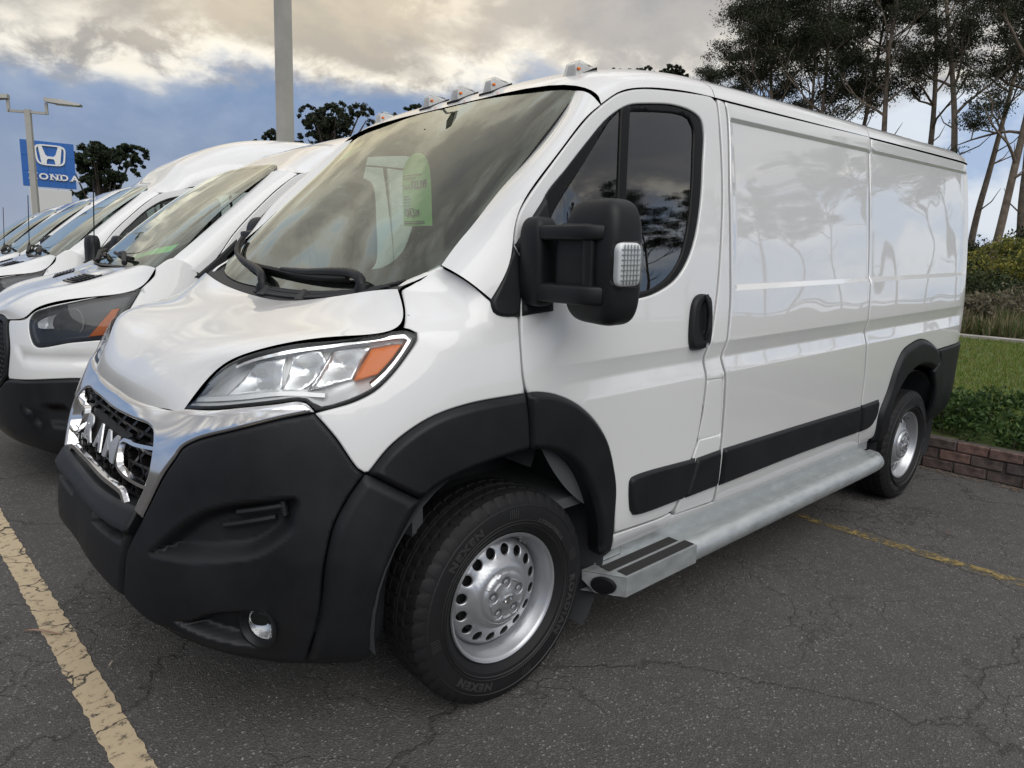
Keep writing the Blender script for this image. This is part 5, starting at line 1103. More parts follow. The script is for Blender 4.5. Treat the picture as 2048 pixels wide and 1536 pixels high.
# brick planter wall
def brick_wall():
    w = empty('brick_wall', (4.45, -2.0, 0)); tag(w, 'low weathered red brick planter wall behind the parked vans', 'wall')
    mort = pmat('mortar', (0.10, 0.085, 0.075), 0.95, var=0.35, vscale=12, bump=0.6, bscale=90)
    mb = MB(); mb.box((0.055, 2.0, 0.125), (0.085, 16.0, 0.24)); mb.build('mortar_core', mort, w)
    bm_ = [pmat('brick_%d' % i, c_, 0.9, var=0.6, vscale=14, bump=1.0, bscale=60, bdist=0.004) for i, c_ in enumerate([(0.155, 0.098, 0.084), (0.120, 0.084, 0.076), (0.185, 0.112, 0.094), (0.105, 0.080, 0.073), (0.085, 0.070, 0.065)])]
    protos = []
    for m in bm_:
        for v in range(2):
            mb = MB(); mb.box((0, 0, 0), (0.095, 0.205, 0.073), bev=0.006); Vp = np.concatenate(mb.V); Vp = Vp + np.random.default_rng(v).normal(0, 0.0018, Vp.shape); me = bpy.data.meshes.new('brick'); me.from_pydata([tuple(q) for q in Vp], [], mb.F); me.materials.append(m); protos.append(me)
    r = random.Random(4)
    for c_ in range(3):
        for i in range(30):
            y = -3.0 + i * 0.216 + (0.108 if c_ % 2 else 0)
            o = bpy.data.objects.new('brick', protos[r.choice([0, 1, 2, 3, 4, 5, 6, 7]) if c_ == 2 else r.randrange(2, 10)]); C.objects.link(o); o.parent = w
            o.location = (0.050 + r.uniform(-0.008, 0.008) - (0.006 if c_ == 2 else 0), y + r.uniform(-0.006, 0.006), 0.040 + c_ * 0.083); o.rotation_euler = (r.uniform(-0.02, 0.02), r.uniform(-0.02, 0.02), r.uniform(-0.03, 0.03))
brick_wall()
# loose stones, twigs and leaves on the asphalt
def litter():
    mb = MB(); r = np.random.default_rng(9)
    for i in range(900):
        x, y = (r.uniform(-2, 4.4), r.uniform(-4.5, -0.4)) if i < 560 else (r.uniform(-2.6, -0.9), r.uniform(-1.5, 3.5)); s = 0.0022 * (1 + 1.6 * r.random() ** 6)
        V = np.array([(1, 0, 0), (-1, 0, 0), (0, 1, 0), (0, -1, 0), (0, 0, 1.0), (0, 0, -0.4)]) * s * r.uniform(0.7, 1.3, (6, 3)); mb.add(V + [x, y, s * 0.3], [(0, 2, 4), (2, 1, 4), (1, 3, 4), (3, 0, 4), (2, 0, 5), (1, 2, 5), (3, 1, 5), (0, 3, 5)])
    o = mb.build('loose_grit', pmat('grit', (0.28, 0.26, 0.24), 0.9, var=0.5, vscale=40), smooth=None); tag(o, 'pale grit strewn over the asphalt', 'grit', kind='stuff')
    mb = MB(); 
    for i in range(420):
        y = r.uniform(-2.8, 1.0); x = 4.36 + r.normal(0, 0.025); a_ = r.uniform(0, 6.28); l = r.uniform(0.015, 0.06); d = np.array([math.cos(a_), math.sin(a_), 0]) * l; p = np.array([x, y, 0.006 + r.random() * 0.006]); q = np.array([-d[1], d[0], 0]) / l * 0.003
        mb.add([p - d / 2, p + q, p + d / 2 + [0, 0, 0.006], p - q], [(0, 1, 2, 3)])
    o = mb.build('dry_litter', pmat('dry_litter', (0.16, 0.11, 0.07), 0.9, var=0.5, vscale=30), smooth=None); tag(o, 'dry pine needles and bits gathered along the foot of the brick wall', 'litter', kind='stuff')
litter()
def dry_leaf(name, loc, rot, ln, w, col, label):
    n = 10; V = []; 
    for i in range(n):
        t = i / (n - 1); ww = w * math.sin(math.pi * min(1, t * 0.98 + 0.02)) ** 0.8; z = 0.012 * math.sin(t * 3.1) + 0.003
        V += [(t * ln - ln / 2, ww / 2 + 0.02 * ln * math.sin(t * 5), z + 0.004), (t * ln - ln / 2, 0.02 * ln * math.sin(t * 5), z), (t * ln - ln / 2, -ww / 2 + 0.02 * ln * math.sin(t * 5), z + 0.004)]
    F = [(i * 3 + k, i * 3 + 3 + k, i * 3 + 4 + k, i * 3 + 1 + k) for i in range(n - 1) for k in (0, 1)]
    o = mk(name, V, F, pmat(name + '_m', col, 0.7, var=0.3, vscale=30), smooth=60); o.location = loc; o.rotation_euler = (0, 0, rot); tag(o, label, 'leaf'); return o
dry_leaf('dry_leaf', (-1.16, 0.36, 0.003), 2.35, 0.16, 0.013, (0.27, 0.17, 0.12), 'long thin dry brown leaf lying beside the cream line')
dry_leaf('dry_leaf', (-1.0, -0.02, 0.003), 0.9, 0.05, 0.006, (0.45, 0.40, 0.33), 'tiny pale sprig on the asphalt in front of the big van bumper')
dry_leaf('dry_leaf', (2.98, -1.43, 0.003), 0.4, 0.022, 0.016, (0.12, 0.075, 0.05), 'small crumpled brown leaf on the asphalt by the rear wheel')
# lamp posts
def box_section(h0, h1, w0, w1): 
    return [(sx * w / 2, sy * w / 2, h) for h, w in ((h0, w0), (h1, w1)) for sx, sy in ((-1, -1), (1, -1), (1, 1), (-1, 1))], [(0, 1, 5, 4), (1, 2, 6, 5), (2, 3, 7, 6), (3, 0, 4, 7), (4, 5, 6, 7)]
galvp = pmat('grey_post_paint', (0.36, 0.35, 0.32), 0.6, var=0.12, vscale=2)
def lamp_post(loc, rot, h, w, heads, label, arm=0.6):
    e = empty('lamp_post', loc, (0, 0, rot)); V, F = box_section(0, h, w * 1.08, w * 0.95); mk('post', V, F, galvp, e)
    mb = MB(); mb.box((0, 0, 0.2), (w * 2.2, w * 2.2, 0.4), bev=0.03); mb.build('post_base', conc, e)
    for s in heads:
        mb = MB(); mb.box((s * arm * 0.5, 0, h - 0.06), (arm, 0.06, 0.06)); mb.box((s * arm, 0, h + 0.05), (0.06, 0.06, 0.28)); a_ = mb.build('lamp_arm', galvp, e)
        mb = MB(); mb.add(*hull([(s * (arm + x), y, h + 0.20 + z) for x, y, z in ((-0.02, -0.10, 0.02), (-0.02, 0.10, 0.02), (-0.02, -0.08, 0.12), (-0.02, 0.08, 0.12), (0.35, -0.16, -0.02), (0.35, 0.16, -0.02), (0.4, -0.13, 0.09), (0.4, 0.13, 0.09), (0.78, -0.12, -0.02), (0.78, 0.12, -0.02), (0.80, -0.10, 0.02), (0.80, 0.10, 0.02))])); hd = mb.build('lamp_head', galvp, e)
        mb = MB(); mb.box((s * (arm + 0.45), 0, h + 0.178), (0.5, 0.2, 0.01)); mb.build('lamp_diffuser', pmat('diffuser', (0.6, 0.6, 0.58), 0.3), hd)
    tag(e, label, 'lamp post', 'lamp posts of the dealership'); return e
lamp_post((4.42, 11.26, 0), 0.3, 9.5, 0.235, (-1, 1), 'tall square grey lamp post rising out of the picture above the vans')
lamp_post((1.10, 19.29, 0), -0.45, 4.72, 0.13, (-1, 1), 'grey lamp post with two lamp heads in front of the blue sign', arm=0.42)
# dealership sign
def sign():
    c = np.array([4.04, 39.07, 0.0]); ang = math.atan2(39.21 - 38.92, 2.98 - 5.13); e = empty('dealer_sign', tuple(c), (0, 0, ang + math.pi)); tag(e, 'blue dealership sign with white emblem and lettering on a white pedestal', 'sign')
    blue = pmat('sign_blue', (0.012, 0.115, 0.42), 0.35, coat=0.4); dark = pmat('sign_edge', (0.008, 0.05, 0.16), 0.4); wh = pmat('sign_white', (0.80, 0.80, 0.80), 0.4)
    for i in range(4):
        for j in range(3):
            mb = MB(); ws_ = (0.28, 0.80, 0.68, 0.44); x0 = -1.1 + sum(ws_[:i]); mb.box((x0 + ws_[i] / 2, 0.0, 4.10 + 0.36 + j * 0.72 - (0.0)), (ws_[i] - 0.006, 0.30, 0.714), bev=0.004); mb.build('sign_panel', blue, e)
    mb = MB(); mb.box((0, 0.02, 5.18), (2.16, 0.28, 2.14)); mb.build('sign_box', dark, e)
    mb = MB(); mb.box((0.0, 0.0, 2.0), (1.75, 0.4, 4.0), bev=0.02); mb.build('pedestal', pmat('pedestal_white', (0.62, 0.62, 0.60), 0.6), e)
    yf = -0.165
    # emblem: rounded frame and a splayed H
    n = 40; fo = []; 
    for i in range(n):
        a_ = 2 * math.pi * i / n; f = lambda w: math.copysign(abs(w) ** 0.45, w); x, z = f(math.cos(a_)), f(math.sin(a_)); x *= (1 + 0.08 * z); fo.append((x, z))
    V = []; F = []
    for x, z in fo:
        for k, y in ((1.0, yf), (1.0, yf - 0.06), (0.88, yf - 0.06), (0.88, yf)): V.append((x * 0.62 * k + 0.1, y, 5.62 + z * 0.49 * (k if k == 1 else 0.87)))
    for i in range(n):
        j = (i + 1) % n
        for k in range(4): F.append((i * 4 + k, j * 4 + k, j * 4 + (k + 1) % 4, i * 4 + (k + 1) % 4))
    mk('emblem_frame', V, F, wh, e, smooth=30)
    H = [(-0.40, 0.40), (-0.27, 0.40), (-0.17, 0.02), (-0.10, -0.06), (0.10, -0.06), (0.17, 0.02), (0.27, 0.40), (0.40, 0.40), (0.31, -0.42), (0.15, -0.42), (0.13, -0.24), (0.09, -0.17), (-0.09, -0.17), (-0.13, -0.24), (-0.15, -0.42), (-0.31, -0.42)]
    nh = len(H); V = [(x * 1.22 + 0.1, yf, z * 1.02 + 5.62) for x, z in H] + [(x * 1.22 + 0.1, yf - 0.06, z * 1.02 + 5.62) for x, z in H]
    from mathutils.geometry import tessellate_polygon
    tri = tessellate_polygon([[Vector((x, z, 0)) for x, z in H]]); F = [tuple(nh + i for i in t) for t in tri] + [(i, (i + 1) % nh, nh + (i + 1) % nh, nh + i) for i in range(nh)]; mk('emblem_letter', V, F, wh, e)
    x = -0.82
    for k, chh in enumerate('HONDA'):
        Vt, Ft = text_arrays(chh, 0.42, 0.03, 0.012); w = Vt[:, 0].max() - Vt[:, 0].min(); Vt[:, 0] -= Vt[:, 0].min()
        P = np.stack([x + Vt[:, 0] * 1.14, yf - 0.005 - Vt[:, 2] - 0.03, 4.46 + Vt[:, 1] * 0.94], 1)
        # slab serifs at the feet and heads of the straight strokes
        mbs = MB(); mbs.add(P, Ft); zt = P[:, 2].max(); zb_ = P[:, 2].min()
        if chh in 'HN':
            for xx in (x + 0.045, x + w * 1.14 - 0.045):
                for zz in (zb_ + 0.018, zt - 0.018): mbs.box((xx, yf - 0.035, zz), (0.16, 0.06, 0.036))
        if chh == 'A':
            for xx in (x + 0.035, x + w * 1.14 - 0.035): mbs.box((xx, yf - 0.035, zb_ + 0.018), (0.15, 0.06, 0.036))
        if chh == 'D': 
            for zz in (zb_ + 0.018, zt - 0.018): mbs.box((x + 0.02, yf - 0.035, zz), (0.14, 0.06, 0.036))
        mbs.build('sign_letter', wh, e, smooth=None); x += w * 1.14 + 0.085
sign()
# guard rail by the far road
def guard_rail():
    e = empty('guard_rail', (39.5, 0, 1.3)); tag(e, 'grey steel guard rail along the far road beyond the field', 'guard rail'); st_ = pmat('rail_steel', (0.20, 0.20, 0.19), 0.6, 0.4)
    mb = MB(); 
    for zz in (0.55, 0.70): mb.box((0, 5, zz - 0.25), (0.06, 110, 0.10))
    mb.build('rail_beam', st_, e)
    for i in range(28): mb = MB(); mb.box((0.1, -48 + i * 4, 0.1), (0.12, 0.10, 0.75)); mb.build('rail_post', st_, e)
guard_rail()
o = flat('road', 41.0, 49.0, -120, 160, 1.33, M['asphalt'], 2, 4)
# ---------------------------------------------------------------- the row of other white vans
tpl=np.array([(-1.115,-.4),(-1.13,0),(-1.10,.4),(-1.03,.62),(-.92,.78),(-.76,.89),(-.56,.965),(-.3,1.01),(0,1.03),(.5,1.03),(1.2,1.03),(2.5,1.03),(4.2,1.02),(4.4,.99),(4.5,.9),(4.52,.7)])
tc=np.concatenate([[0],np.cumsum(np.hypot(*np.diff(tpl,axis=0).T))])
tfx,tfy=cspline(tc,tpl[:,0]),cspline(tc,tpl[:,1])
tt=np.linspace(0,tc[-1],3000);tX,tY=tfx(tt),tfy(tt)
ta=np.concatenate([[0],np.cumsum(np.hypot(np.diff(tX),np.diff(tY)))])
ta-=ta[np.argmin(abs(tY)*(tt<1)+9*(tt>=1))]
TSMAX=ta[-1]
tDf=cspline([.2,.3,.5,.7,.85,1.0,1.1,1.2],[-.08,-.03,0,0,-.02,-.06,-.11,-.18])
tDc=cspline([.2,.3,.5,.7,.9,1.05,1.15,1.3],[-.06,-.02,0,0,-.015,-.045,-.085,-.16])
tDs=cspline([.2,.35,.45,.6,.9,1.1,1.3,1.5,1.7,2.0,2.2],[-.11,-.06,-.03,-.01,0,-.004,-.03,-.06,-.09,-.14,-.18])
def tSX(x):
    m=ta>.3; return np.interp(x,tX[m],ta[m])
def TB(s,z,off=0.0):
    s=np.asarray(s,float);z=np.asarray(z,float);sg=np.where(s<0,-1.,1.);a=np.abs(s);e=.01
    x=np.interp(a,ta,tX);y=np.interp(a,ta,tY)
    dx=np.interp(a+e,ta,tX)-np.interp(a-e,ta,tX);dy=np.interp(a+e,ta,tY)-np.interp(a-e,ta,tY);l=np.hypot(dx,dy)
    u,v=sm(.3,.95,a),sm(.95,tSX(-.1),a)
    d=(1-u)*tDf(z)+u*(1-v)*tDc(z)+v*tDs(z)+off
    return np.stack([x-dy/l*d,-(y+dx/l*d)*sg,z+0*x],-1)
THL = [(0.711, 1.023), (0.741, 1.064), (0.831, 1.093), (1.058, 1.146), (1.361, 1.21, 1), (1.274, 1.069), (1.184, 0.928, 1), (0.986, 0.908), (0.78, 0.878), (0.742, 0.918)]
TAMB = [(1.198, 1.093, 1), (1.241, 1.102, 1), (1.165, 0.951, 1), (1.069, 0.937, 1)]
TREF = [(0.78, 1.01), (0.918, 1.074), (1.001, 1.095), (1.038, 1.063), (1.044, 0.993), (0.992, 0.942), (0.925, 0.943), (0.89, 0.976), (0.788, 0.986)]
M['tlens'] = glass_mat('smoked_lens', (0.80, 0.82, 0.84), 1.45)
M['tdark'] = pmat('lamp_dark', (0.035, 0.037, 0.042), 0.35)
def transit(high):
    e = empty('cargo_van')
    def tp(name, loop, mat, parents, **k):
        a = panel_arrays(loop, TB, **k); b = flipy(*a); return [mk(name, a[0], a[1], M[mat], parents[0], N=a[2]), mk(name, b[0], b[1], M[mat], parents[1], N=b[2])]
    def tc_(name, half, mat, parent, **k):
        a = panel_arrays(sym(half), TB, **k); return mk(name, a[0], a[1], M[mat], parent, N=a[2])
    E2 = [e, e]
    # white nose with the lamp openings, and the fenders
    grow = lambda L_, d: [((q[0] - 0.99) * (1 + d) + 0.99, (q[1] - 1.02) * (1 + d * 1.6) + 1.02) + tuple(q[2:]) for q in L_]
    fen = [(0.46, 1.002, 1), (0.665, 1.024), (0.70, 1.046), (0.735, 1.070), (0.83, 1.102), (1.057, 1.152), (1.362, 1.214, 1), (1.442, 1.298), (1.448, 1.340, 1), (1.55, 1.40), (1.66, 1.345), (1.675, 1.295, 1), (1.70, 1.10), (1.72, 0.95, 1), (1.60, 0.90), (1.42, 0.80), (1.30, 0.66, 1), (1.034, 0.702), (0.89, 0.698), (0.70, 0.681), (0.535, 0.67, 1), (0.545, 0.86)]
    fe = tp('fender', fen, 'white', E2, holes=[grow(THL, 0.012)], res=0.05, off=0.0, dents=[([(0.62, 0.845), (1.0, 0.86), (1.25, 0.86), (1.25, 0.78), (1.0, 0.77), (0.70, 0.77)], 0.010, 0.04)])
    hl_ = tp('headlight', THL, 'tlens', E2, off=0.002, er=0.006, eh=0.003, flange=0, res=0.05)
    tp('headlight_housing', THL, 'tdark', hl_, off=-0.03, er=0.03, eh=-0.02, flange=0, res=0.04)
    tp('turn_signal', TAMB, 'amber', hl_, off=-0.012, er=0.004, eh=0.004, flange=0.015, res=0.04)
    tp('lamp_bowl', TREF, 'silver', hl_, off=-0.012, er=0.05, eh=-0.01, flange=0.015, res=0.025, offf=lambda s, z: -0.07 * np.clip(1 - ((s - 0.95) ** 2 + (z - 1.01) ** 2) / 0.012, 0, 1))
    # grille
    gr = tc_('grille_frame', [(0, 1.035), (0.25, 1.03), (0.44, 1.004), (0.468, 0.96), (0.53, 0.86), (0.525, 0.68, 1), (0.40, 0.60), (0.0, 0.60)], 'black', e, holes=[sym([(0, 1.0), (0.24, 0.995), (0.41, 0.975), (0.435, 0.94), (0.495, 0.85), (0.49, 0.70), (0.37, 0.63), (0, 0.63)])], off=0.012, er=0.012, eh=0.01, flange=0.05, res=0.04)
    mb = MB()
    for r in range(14):
        for c_ in range(-11, 12):
            s0 = (c_ + (0.5 if r % 2 else 0)) * 0.044; z0 = 0.63 + r * 0.028
            if abs(s0) > 0.49 - max(0, z0 - 0.86) * 0.5: continue
            q = [TB(np.array(s0 + 0.024 * math.cos(k * math.pi / 3 + math.pi / 6) * 0.92), np.array(z0 + 0.019 * math.sin(k * math.pi / 3 + math.pi / 6)), -0.01) for k in range(6)]; q2 = [TB(np.array(s0 + 0.017 * math.cos(k * math.pi / 3 + math.pi / 6)), np.array(z0 + 0.0135 * math.sin(k * math.pi / 3 + math.pi / 6)), -0.02) for k in range(6)]
            mb.add(q + q2, [(k, (k + 1) % 6, 6 + (k + 1) % 6, 6 + k) for k in range(6)])
    mb.build('grille_mesh', M['black_gloss'], gr, smooth=None)
    tc_('grille_cavity', [(0, 1.01), (0.44, 0.99, 1), (0.52, 0.85), (0.5, 0.66, 1), (0, 0.6)], 'black_deep', gr, off=-0.05, er=0, flange=0, res=0.1)
    pk = [(0.66, 0.515), (0.80, 0.53), (0.935, 0.54), (0.94, 0.43), (0.85, 0.41), (0.755, 0.405)]
    bp_ = tc_('bumper', [(0, 0.595), (0.40, 0.597), (0.53, 0.664), (0.70, 0.677), (0.89, 0.694), (1.034, 0.698), (1.295, 0.655, 1), (1.27, 0.50), (1.25, 0.27, 1), (0.874, 0.235), (0.66, 0.265), (0, 0.28)], 'black', e, off=0.012, er=0.02, eh=0.016, flange=0.04, res=0.035, dents=[(pk, 0.03, 0.02), ([(-a, b) for a, b in pk], 0.03, 0.02)])
    # hood
    HC_ = [(-1.085, 1.022), (-1.06, 1.075), (-0.98, 1.125), (-0.82, 1.19), (-0.62, 1.26), (-0.44, 1.315)]
    HE_ = [(-1.035, 0.43, 1.010), (-0.965, 0.63, 1.040), (-0.93, 0.67, 1.082), (-0.685, 0.828, 1.162), (-0.43, 0.925, 1.226), (-0.345, 0.935, 1.340)]
    rows = []
    for k_, ((cx, cz), (ex, ey, ez)) in enumerate(zip(HC_, HE_)):
        h_ = [(cx + (ex - cx) * f_ ** 2.0, -ey * f_, cz + (ez - cz) * f_ ** 1.8 + b_ + (0.028 * math.exp(-((f_ - 0.72) / 0.16) ** 2) if 0 < k_ < 5 else 0)) for f_, b_ in zip([0, 0.25, 0.5, 0.65, 0.8, 0.9, 1.0], [0, 0.004, 0.008, 0.012, 0.016, 0.012, 0])]
        rows.append([(x, -y, z) for x, y, z in h_[:0:-1]] + h_)
    a = gridpatch(rows, 40, 60, edge=0.02, ref=(-0.4, 0, 1)); hd = mk('hood', a[0], a[1], M['white'], e, N=a[2])
    S = gridpatch(rows, 40, 60, ret=True)
    for sg in (1, -1):
        j0, j1 = (36, 46) if sg > 0 else (13, 23); j0, j1 = min(j0, j1), max(j0, j1)
        sub = S[27:34, j0:j1] + [-0.004, 0, 0.006]; a = sheet(sub, 0.008, ref=(-0.4, 0, 1)); vt = mk('hood_vent', a[0], a[1], M['black_gloss'], hd, N=a[2])
        for k in range(1, 6): V, F = tube(sub[k, 1:-1:2] + [0, 0, 0.003], 0.004, 5); mk('vent_slat', V, F, M['black'], vt, smooth=40)
    # windscreen
    B_ = np.array([(-0.40, 0.0, 1.335), (-0.39, 0.35, 1.338), (-0.365, 0.62, 1.345), (-0.31, 0.83, 1.352), (-0.255, 0.90, 1.375)]); T_ = np.array([(0.47, 0.0, 2.045), (0.468, 0.3, 2.04), (0.462, 0.5, 2.03), (0.452, 0.68, 2.012), (0.44, 0.765, 1.99)]); kk = [0, 0.38, 0.68, 0.9, 1.0]
    bf, tf = [cspline(kk, B_[:, k]) for k in range(3)], [cspline(kk, T_[:, k]) for k in range(3)]
    def TW(u, v, off=0.0):
        u = np.asarray(u, float); a = np.clip(np.abs(u), 0, 1.02); sg = np.where(u < 0, 1.0, -1.0); b = np.stack([f(a) for f in bf], -1); t = np.stack([f(a) for f in tf], -1); vv = np.asarray(v, float)[..., None]
        P = b + (t - b) * vv; o = np.asarray(off, float) + 0.03 * 4 * vv[..., 0] * (1 - vv[..., 0]); P = P + np.stack([-0.64 * o, 0 * o, 0.77 * o], -1); P[..., 1] *= sg; return P
    wlt = [(q[0], q[1] * 1.03) for q in wl]
    a = panel_arrays(wlt, TW, er=0, flange=0, res=0.1, step=0.04); wg = mk('windscreen', a[0], a[1], M['glass'], e, N=a[2])
    a = panel_arrays(wlt, TW, holes=[[(q[0], q[1]) for q in [(-0.93, 0.10), (0, 0.05), (0.93, 0.10), (0.945, 0.5), (0.93, 0.86), (0.88, 0.90), (0, 0.90), (-0.88, 0.90), (-0.93, 0.86), (-0.945, 0.5)]]], off=-0.004, er=0, flange=0, res=0.1, step=0.04); mk('windscreen_border', a[0], a[1], M['frit'], wg, N=a[2])
    # pillars, roof, doors, sides
    P1 = np.array([(-0.262, -0.912, 1.380), (-0.15, -0.895, 1.475), (0.0, -0.868, 1.605), (0.17, -0.836, 1.755), (0.32, -0.802, 1.885), (0.435, -0.775, 1.985)])
    g2 = [(-0.11, 1.31), (-0.02, 1.40), (0.10, 1.56), (0.27, 1.735), (0.43, 1.88), (0.56, 1.975)]; P2 = np.array([TB(np.array(tSX(x)), np.array(z)) for x, z in g2])
    rows = [[p_ + (q_ - p_) * t + np.array([-0.45, -0.8, 0.4]) * bl for t, bl in ((0, 0), (0.15, 0.012), (0.45, 0.026), (0.75, 0.018), (1, 0))] for p_, q_ in zip(P1, P2)]
    a = gridpatch(rows, 30, 12, edge=0.02, ref=(-0.4, -0.8, 0.3)); mk('windscreen_pillar', a[0], a[1], M['white'], e, N=a[2]); b = flipy(*a); mk('windscreen_pillar', b[0], b[1], M['white'], e, N=b[2])
    gz = cspline([0.4, 0.56, 0.75, 1.0, 1.3, 1.7, 4.6], [1.90, 1.98, 2.045, 2.085, 2.10, 2.10, 2.10])
    cz_ = cspline([0.47, 0.6, 0.8, 1.0, 1.4, 1.9, 2.6, 4.0, 4.5], [2.05, 2.15, 2.30, 2.43, 2.61, 2.71, 2.745, 2.745, 2.70] if high else [2.05, 2.12, 2.21, 2.29, 2.405, 2.48, 2.505, 2.505, 2.46])
    R_ = []; r = np.array([0, 0.25, 0.45, 0.62, 0.74, 0.83, 0.90, 0.945, 0.972, 0.99, 1.0])
    for xr in np.concatenate([np.linspace(0.472, 1.9, 24), np.linspace(2.0, 4.4, 12)]):
        sh = -0.04 * np.clip((1.0 - xr) / 0.53, 0, 1) * r ** 2 + 0.13 * np.clip((1.2 - xr) / 0.73, 0, 1) * np.clip((r - 0.86) / 0.14, 0, 1); x = xr + sh
        zg = float(gz(x[-1])); yg = -TB(np.array(tSX(x[-1])), np.array(zg))[1]; zc_ = float(cz_(xr)); z = zg + (zc_ - zg) * (1 - r ** 4.5 * 0.9999) ** 0.5; h_ = np.stack([x, -yg * r, z], 1); R_.append(np.concatenate([(h_ * [1, -1, 1])[:0:-1], h_]))
    f0 = np.array([(0.472, 0.0, 2.047), (0.470, 0.3, 2.042), (0.464, 0.5, 2.032), (0.454, 0.68, 2.014), (0.442, 0.768, 1.992), (0.478, 0.835, 1.982), (0.56, P2[-1][1] * -1 - 0.002, 1.982)])
    for k_ in range(6):
        yk = np.abs(R_[k_][:, 1]) / np.abs(R_[k_][:, 1]).max() * f0[-1, 1]; row0 = np.stack([np.interp(yk, f0[:, 1], f0[:, 0]), yk * np.sign(R_[k_][:, 1]), np.interp(yk, f0[:, 1], f0[:, 2])], 1); w_ = (1 - k_ / 6.0) ** 1.5; R_[k_] = R_[k_] * (1 - w_) + (row0 + [k_ * 0.062, 0, 0]) * w_
    a = sheet(np.array(R_), 0.02, ref=(0, 0, 1)); mk('roof_panel', a[0], a[1], M['white'], e, N=a[2])
    gap = [(tSX(x) + 0.006, z - 0.004) for x, z in g2]
    dr = [(gap[0][0], gap[0][1], 1)] + gap[1:] + [(tSX(0.75), 2.032), (tSX(1.0), 2.075), (tSX(1.22), 2.09, 1), (tSX(1.25), 1.5), (tSX(1.22), 0.95), (tSX(1.15), 0.5, 1), (tSX(0.62), 0.5, 1), (tSX(0.58), 0.75), (tSX(0.40), 0.95), (tSX(0.20), 1.02), (tSX(-0.08), 0.98, 1)]
    wn = [(tSX(0.13), 1.42), (tSX(0.16), 1.53), (tSX(0.30), 1.685), (tSX(0.46), 1.83), (tSX(0.62), 1.925), (tSX(0.8), 1.975), (tSX(1.05), 1.995), (tSX(1.12), 1.96), (tSX(1.13), 1.7), (tSX(1.10), 1.40), (tSX(1.02), 1.345), (tSX(0.6), 1.35), (tSX(0.2), 1.37)]
    dd = tp('door', dr, 'white', E2, holes=[wn], res=0.07, hole_flange=0.03)
    wi_ = [(q[0] * 0.965 + tSX(0.66) * 0.035, (q[1] - 1.66) * 0.93 + 1.66) for q in wn]
    tp('window_seal', wn, 'seal', dd, holes=[wi_], off=-0.006, er=0.005, eh=0.004, flange=0.01, res=0.08)
    tp('window_glass', wn, 'sideglass', dd, off=-0.016, er=0, flange=0, res=0.1)
    tp('window_divider', [(tSX(0.50), 1.345, 1), (tSX(0.535), 1.345, 1), (tSX(0.585), 1.91, 1), (tSX(0.56), 1.90, 1)], 'seal', dd, off=-0.004, er=0, flange=0.01, res=0.1)
    tp('mirror_base', [(tSX(-0.15), 1.29, 1), (tSX(-0.01), 1.41), (tSX(0.12), 1.53, 1), (tSX(0.14), 1.36, 1), (tSX(0.0), 1.27)], 'black', dd, off=0.012, er=0.01, eh=0.01, flange=0.02, res=0.05)
    tp('side_panel', [(tSX(1.257), 2.09, 1), (tSX(2.5), 2.09), (tSX(4.3), 2.09, 1), (tSX(4.3), 0.45, 1), (tSX(4.1), 0.5), (tSX(3.95), 0.8), (tSX(3.65), 0.95), (tSX(3.35), 0.8), (tSX(3.2), 0.45, 1), (tSX(1.18), 0.45, 1), (tSX(1.227), 0.95), (tSX(1.257), 1.5)], 'white', E2, res=0.12)
    mb = MB(); mb.box((4.44, 0, 1.35), (0.06, 1.8, 1.6), bev=0.02); mb.build('rear_doors', M['white'], e)
    for sg in (-1, 1):
        m_ = empty('door_mirror', parent=dd[0 if sg < 0 else 1]); V, F = sbox((-0.10, sg * 1.215, 1.385), (0.13, 0.22, 0.31), 4.0, taper=lambda x, y, z: (x * (1 - 0.3 * abs(y)), y, z)); mk('mirror_housing', V, F, M['black'], m_, smooth=60); mb = MB(); mb.box((-0.06, sg * 1.06, 1.30), (0.12, 0.2, 0.07), bev=0.02); mb.build('mirror_arm', M['black'], m_)
        P = TW(np.linspace(0.55, -0.10, 10) if sg < 0 else np.linspace(-0.28, -0.9, 10), np.linspace(0.03, 0.075, 10), 0.02); wv_ = empty('wiper', parent=e); V, F = tube(P, 0.012, 6); mk('wiper_blade', V, F, M['seal'], wv_, smooth=50); V, F = tube([P[0] + [-0.05, 0, -0.03], P[2] + [-0.02, 0, 0.03], P[6] + [0, 0, 0.015]], [0.018, 0.014, 0.009], 7); mk('wiper_arm', V, F, M['black'], wv_, smooth=50)
    rows = [[(B_[k][0] - 0.06 + 0.01 * k, y, B_[k][2] - 0.012), (B_[k][0] + 0.03, y, B_[k][2] + 0.0)] for k in range(4) for y in [B_[k][1]]]
    rows = [[(x, -y, z) for x, y, z in q] for q in rows[:0:-1]] + rows; a = sheet(np.array(rows), 0.01, ref=(0, 0, 1)); mk('cowl_panel', a[0], a[1], M['cowl'], e, N=a[2])
    an = empty('antenna', parent=e); V, F = tube([(-0.36, 0.80, 1.335), (-0.36, 0.80, 1.40), (-0.355, 0.80, 1.45)], [0.035, 0.016, 0.007], 8); mk('antenna_base', V, F, M['black'], an, smooth=50); V, F = tube([(-0.355, 0.80, 1.45), (-0.33, 0.80, 1.95)], 0.0045, 6); mk('antenna_mast', V, F, M['black'], an, smooth=50)
    # cabin
    cb = empty('cabin', parent=e); prof = [(-0.36, 1.25), (-0.1, 1.30), (0.08, 1.32), (0.22, 1.26), (0.25, 0.9)]; V = [(x, y, z) for y in (-0.88, 0.88) for x, z in prof]; mk('dashboard', V, [(j, j + 1, 6 + j, 5 + j) for j in range(4)], M['cabin'], cb, smooth=50)
